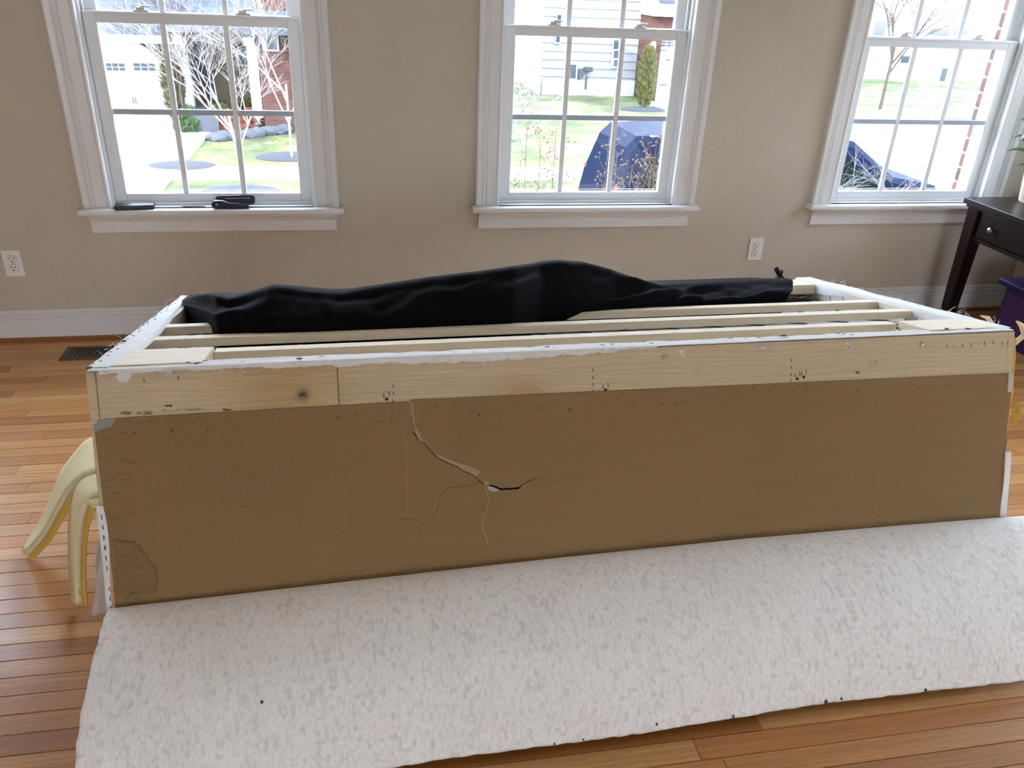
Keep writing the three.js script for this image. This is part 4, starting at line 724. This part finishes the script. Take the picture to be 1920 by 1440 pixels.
{
  const h = thing('house', 'white house with dark windows far beyond the driveway', 'house', [0, 0, 0]), Z = -34;
  const [x0, x1] = rect(1625, 60, 1880, 150, Z); obj('wall', bx(x0 - 3, x1 + 8, GY, 5.5, Z - 8, Z), X_.white, h);
  const g = extrudeXY([[Z + 0.6, 4.6], [Z + 0.6, 4.75], [Z - 5, 8.4], [Z - 5, 8.2]], x1 - x0 + 13); g.rotateY(-Math.PI / 2); g.translate(x1 + 9, 0, 0); obj('roof', metreUV(g), X_.roof, h);
  for (const p of [[1742, 54, 1780, 68], [1790, 56, 1815, 66], [1640, 40, 1660, 66], [1690, 105, 1706, 118], [1762, 128, 1772, 172]]) { const w = obj('window', rbox([p[0] - 2, p[1] - 2, p[2] + 2, p[3] + 2], Z + 0.06, 0.1), X_.white, h); obj('pane', rbox(p, Z + 0.08, 0.05), X_.glass, w); }
}
// side wall of the neighbouring house, close to the window over the desk
{
  const n = thing('house', 'grey clapboard house standing beside the side windows', 'house', [0, 0, 0]);
  obj('siding_wall', bx(7.6, 16, GY, 2.4, -1.5, 13), X_.greySiding, n);
  const g = extrudeXY([[7.2, 2.4], [16.4, 2.4], [11.8, 4.6]], 15.3); g.translate(0, 0, -1.9); obj('roof', metreUV(g), X_.roof, n);
}
// trees and shrubs
function bareTree(name, label, base, H, spread, mat, depth, seedN, lean = 0, group, trunkR = 0.05) {
  seed = seedN; const gs = [];
  const grow = (p, dir, L, r, k) => {
    const e = p.clone().addScaledVector(dir, L); gs.push(limb(p, e, r, r * 0.68, k > 2 ? 6 : 4)); if (k <= 0) return;
    const n = k > depth - 1 ? 4 : 3; for (let i = 0; i < n; i++) { const a = R(0, 6.28), t = spread * R(0.6, 1.25), q = dir.clone().multiplyScalar(Math.cos(t)).add(V(Math.cos(a), R(-0.1, 0.3), Math.sin(a)).multiplyScalar(Math.sin(t))).normalize(); q.y = Math.max(q.y, -0.05); const f = R(0.45, 1); grow(p.clone().lerp(e, f), q.normalize(), L * R(0.6, 0.85), r * 0.6, k - 1); }
  };
  grow(V(0, 0, 0), V(lean, 1, 0).normalize(), H * 0.36, trunkR, depth);
  const o = obj(name, gs, mat); o.position.copy(base); return tag(o, label, 'tree', group);
}
const bw = (u, v) => { const p = atY(u, v, GY); return p; };
bareTree('bare_tree', 'slim pale bare tree on the lawn before the porch', bw(462, 358), 4.0, 0.62, X_.bark, 6, 11, -0.12, null, 0.035);
bareTree('bare_tree', 'bushy bare tree beside the white garage', bw(352, 246), 4.2, 0.5, X_.twig, 6, 23, -0.05, null, 0.035);
bareTree('bare_tree', 'bare tree in front of the red brick wing', bw(548, 300), 4.4, 0.6, X_.bark, 6, 37, 0, null, 0.035);
bareTree('bare_tree', 'pale bare tree reaching across the middle window', V(1.75, GY, -10.4), 4.2, 0.75, X_.bark, 5, 51, 0.1, null, 0.03);
bareTree('bare_tree', 'small bare tree on the mulch by the wide driveway', bw(1806, 226), 3.2, 0.6, X_.bark, 5, 63, 0, null, 0.03);
bareTree('bare_tree', 'bare tree before the white house with dark windows', bw(1650, 205), 6.5, 0.6, X_.twig, 5, 77, 0, null, 0.06);
for (const [x, z, s] of [[3.2, -31, 5], [5.4, -37, 6], [6.6, -45, 7], [3.4, -43, 8]]) bareTree('bare_tree', 'tall brown bare tree in the wood behind the clapboard house', V(x, GY, z), 10, 0.34, X_.twig, 6, s * 97, 0, 'trees of the far wood', 0.2);
function evergreen(label, base, H, Rm, cols, seedN, cat = 'tree', name = 'evergreen') {
  seed = seedN; const gs = cols.map(() => []), o = thing(name, label, cat, [base.x, base.y, base.z]);
  for (let i = 0; i < 1900; i++) { const t = Math.pow(rnd(), 0.8), y = H * (0.06 + 0.94 * t), r = Rm * Math.pow(Math.sin(Math.PI * clamp(0.12 + 0.88 * t)), 0.6) * R(0.3, 1.03) * (0.9 + 0.2 * vn(t * 9, i % 3)), a = R(0, 6.283), L = R(0.1, 0.22) * (H / 3 + 0.4); const g = new THREE.ConeGeometry(L * 0.22, L, 4); g.translate(0, L / 2, 0); g.rotateZ(-R(0.2, 0.9)); g.rotateY(a); g.translate(Math.cos(-a) * r, y, Math.sin(-a) * r); gs[Math.floor(rnd() * cols.length)].push(g.toNonIndexed()); }
  gs.forEach((k, i) => { const m = obj('foliage', k, std(lin(...cols[i]), { roughness: 0.9 }), o); m.userData.kind = 'stuff'; });
  obj('trunk', limb(V(0, 0, 0), V(0, H * 0.9, 0), 0.05, 0.01, 6), X_.bark, o);
  return o;
}
{ const b = bw(1206, 205), t = atZ(1211, 92, b.z); evergreen('pointed yellow green evergreen in front of the brick garage', b, t.y - GY, 0.26, [[0.06, 0.06, 0.008], [0.04, 0.045, 0.008], [0.09, 0.075, 0.018]], 301); }
{ const b = bw(336, 243), t = atZ(323, 52, b.z); evergreen('narrow dark evergreen at the corner of the white garage', b, t.y - GY, 0.2, [[0.025, 0.035, 0.012], [0.05, 0.05, 0.018], [0.08, 0.065, 0.03]], 302); }
function shrub(label, base, w, h, d, col, seedN, group) {
  seed = seedN; const gs = []; for (let i = 0; i < 260; i++) { const a = R(0, 6.28), e = R(0, 1.5), r = R(0.7, 1), g = new THREE.TetrahedronGeometry(R(0.05, 0.11)); g.rotateX(R(0, 3)); g.rotateY(R(0, 3)); g.translate(Math.cos(a) * Math.cos(e) * r * w, Math.sin(e) * r * h + 0.05, Math.sin(a) * Math.cos(e) * r * d); gs.push(g); }
  const dome = new THREE.SphereGeometry(1, 12, 6, 0, 6.283, 0, 1.57); dome.scale(w * 0.82, h * 0.82, d * 0.82); gs.push(dome);
  const o = obj('shrub', gs, std(lin(...col), { roughness: 1 })); o.position.copy(base); return tag(o, label, 'shrub', group);
}
shrub('low rust red shrub in the bed before the porch', bw(430, 246), 0.75, 0.45, 0.4, [0.11, 0.035, 0.02], 401, 'rust red shrubs'); shrub('low rust red shrub in the bed before the porch', bw(480, 240), 0.8, 0.42, 0.4, [0.12, 0.04, 0.024], 402, 'rust red shrubs'); shrub('low rust red shrub in the bed before the porch', bw(518, 236), 0.6, 0.4, 0.4, [0.12, 0.05, 0.03], 403, 'rust red shrubs');
shrub('bright green round shrub beside the porch steps', bw(417, 237), 0.35, 0.5, 0.35, [0.04, 0.07, 0.012], 404); shrub('yellow green shrub under the brick wing', bw(492, 221), 0.75, 0.5, 0.4, [0.09, 0.105, 0.025], 405); shrub('dark green shrub between garage and porch steps', bw(358, 248), 0.4, 0.55, 0.3, [0.02, 0.042, 0.01], 406);
for (const [u, v, w, d, what] of [[340, 313, 0.72, 0.5, 'empty round mulch bed on the lawn by the driveway of the white garage'], [545, 295, 0.75, 0.5, 'round mulch bed under the bare tree before the brick wing'], [452, 358, 0.7, 0.35, 'round mulch bed at the foot of the slim pale tree'], [1205, 206, 0.8, 0.5, 'mulch bed at the foot of the pointed evergreen'], [1800, 228, 0.7, 0.45, 'mulch bed under the small bare tree by the wide driveway']]) { const p = bw(u, v), g = new THREE.SphereGeometry(1, 20, 6, 0, 6.283, 0, 1.57); g.scale(w, 0.09, d); const o = obj('mulch_bed', g, X_.mulch); o.position.copy(p); tag(o, what, 'mulch bed', 'mulch rings'); }
// edging stones in front of the shrub bed
for (let i = 0; i < 26; i++) { const u = 400 + i * 5.9, v = 262 - i * 0.75 + (i % 3) * 2, p = bw(u, v); const g = new THREE.IcosahedronGeometry(R(0.11, 0.19), 1), q = g.attributes.position; for (let k = 0; k < q.count; k++) { const n = 0.8 + 0.4 * vn(q.getX(k) * 9 + i, q.getY(k) * 9 + q.getZ(k) * 5); q.setXYZ(k, q.getX(k) * n * 1.3, q.getY(k) * n * 0.8, q.getZ(k) * n); } g.computeVertexNormals(); const o = obj('edging_stone', g, X_.stone); o.position.set(p.x, GY + 0.06, p.z); tag(o, 'grey edging stone lining the shrub bed on the lawn', 'stone', 'edging stones of the shrub bed'); }
// dried flower stalks just outside the middle window
{
  const mat = std(lin(0.10, 0.06, 0.04), { roughness: 1 });
  const stalk = (u, v0, v1, z, sd, heads) => { seed = sd; const a = atZ(u, v0, z), b = atZ(u + R(-8, 14), v1, z), gs = []; a.y -= 0.8; gs.push(limb(a, b, 0.006, 0.003, 4)); for (let i = 0; i < heads; i++) { const p = a.clone().lerp(b, R(0.55, 1)), q = p.clone().add(V(R(-0.11, 0.11), R(0.04, 0.16), R(-0.1, 0.1))); gs.push(limb(p, q, 0.003, 0.0015, 3)); for (let j = 0; j < 3; j++) { const r = q.clone().add(V(R(-0.04, 0.04), R(0, 0.05), R(-0.04, 0.04))); gs.push(limb(q, r, 0.0015, 0.001, 3)); const s = new THREE.IcosahedronGeometry(R(0.006, 0.012), 0); s.translate(r.x, r.y, r.z); gs.push(s); } } const c = a; const g = merge(gs); g.translate(-c.x, -c.y, -c.z); const o = obj('dried_stalk', g, mat); o.position.copy(c); tag(o, 'dried brown flower stalk standing outside the middle window', 'dried plant', 'dried stalks outside'); };
  [[1008, 355, 270, -3.2, 1, 9], [968, 355, 300, -3.2, 2, 4], [1035, 355, 240, -3.4, 3, 7], [1130, 355, 262, -3.0, 4, 12], [1150, 358, 285, -2.8, 5, 14], [1180, 358, 320, -2.6, 6, 10], [1205, 358, 330, -2.6, 7, 9], [1225, 358, 305, -2.5, 8, 16], [1232, 358, 290, -2.5, 9, 12], [985, 355, 235, -3.6, 10, 5], [1052, 355, 262, -3.4, 12, 6]].forEach((a) => stalk(...a));
}
// bare hedge outside the desk window
bareTree('bare_shrub', 'pale tangled bare shrub outside the desk window', V(atZ(1585, 350, -2.4).x, GY, -2.4), 3.4, 0.8, X_.bark, 6, 91, 0, null, 0.022);
// dark car in the street
{
  const c = thing('car', 'dark blue boxy car parked in the street outside the middle window', 'car', [3.2, GY + 0.02, -8.35], 0.02);
  const paintM = phys(lin(0.005, 0.009, 0.022), { roughness: 0.5, specularIntensity: 0.06 }), gl = phys(lin(0.004, 0.008, 0.008), { roughness: 0.1, specularIntensity: 0.12 }), tyre = std(lin(0.02, 0.02, 0.02), { roughness: 0.9 });
  const HW = 0.88, side = [[0.05, 0.45], [0.0, 0.75], [0.06, 1.05], [0.22, 1.62], [0.34, 1.74], [1.2, 1.78], [3.3, 1.77], [3.75, 1.68], [4.45, 1.18], [5.2, 1.05], [5.4, 0.85], [5.42, 0.45], [4.9, 0.3], [0.3, 0.3]];
  const g = extrudeXY(side, 2 * HW - 0.16, 0.08); g.translate(0, 0, -HW + 0.08); const p = g.attributes.position; for (let i = 0; i < p.count; i++) if (p.getY(i) > 1.05) { const k = clamp((p.getY(i) - 1.05) / 0.7); p.setZ(i, p.getZ(i) * (1 - 0.24 * k)); } g.computeVertexNormals();
  obj('body', g, paintM, c);
  const win = (pts, zs) => { const w = extrudeXY(pts, 0.02); w.translate(0, 0, zs > 0 ? HW - 0.02 : -HW); const q = w.attributes.position; for (let i = 0; i < q.count; i++) { const k = clamp((q.getY(i) - 1.05) / 0.7); q.setZ(i, q.getZ(i) * (1 - 0.24 * k) + zs * 0.012); } w.computeVertexNormals(); return w; };
  for (const zs of [1, -1]) for (const pts of [[[0.36, 1.1], [1.3, 1.1], [1.3, 1.58], [0.48, 1.58]], [[1.4, 1.1], [2.5, 1.1], [2.5, 1.6], [1.4, 1.6]], [[2.6, 1.1], [4.2, 1.1], [3.6, 1.58], [2.6, 1.6]]]) obj('side_window', win(pts, zs), gl, c);
  const rw = bx(-0.01, 0.01, 0, 0.5, -0.62, 0.62); rw.rotateZ(-0.275); rw.translate(0.075, 1.1, 0); obj('rear_window', rw, gl, c);
  const wsg = bx(-0.01, 0.01, 0, 0.78, -0.64, 0.64); wsg.rotateZ(0.951); wsg.translate(4.42, 1.22, 0); obj('windscreen', wsg, gl, c);
  obj('brake_light', bx(0.20, 0.27, 1.64, 1.70, -0.14, 0.14, 0.01), std(lin(0.6, 0.02, 0.03), { roughness: 0.2 }), c);
  for (let i = 0; i < 7; i++) obj('roof_rib', bx(0.6, 3.0, 1.77, 1.80, -0.52 + i * 0.17, -0.47 + i * 0.17, 0.01), paintM, c);
  for (const z of [-0.6, 0.6]) obj('roof_rail', bx(0.5, 3.2, 1.79, 1.83, z - 0.02, z + 0.02, 0.015), M.steel, c);
  for (const z of [-0.8, 0.8]) obj('tail_light', bx(-0.01, 0.06, 0.85, 1.15, z - 0.06, z + 0.06, 0.02), std(lin(0.35, 0.02, 0.02), { roughness: 0.2 }), c);
  for (const x of [1.0, 4.4]) for (const z of [-1, 1]) { const w = obj('wheel', new THREE.CylinderGeometry(0.35, 0.35, 0.22, 28).rotateX(Math.PI / 2).translate(x, 0.35, z * 0.79), tyre, c); obj('rim', new THREE.CylinderGeometry(0.22, 0.22, 0.02, 20).rotateX(Math.PI / 2).translate(x, 0.35, z * 0.905), M.steel, w); }
}
scene.traverse((o) => { if (o.isMesh) { o.castShadow = true; o.receiveShadow = true; } });
renderer.render(scene, camera);
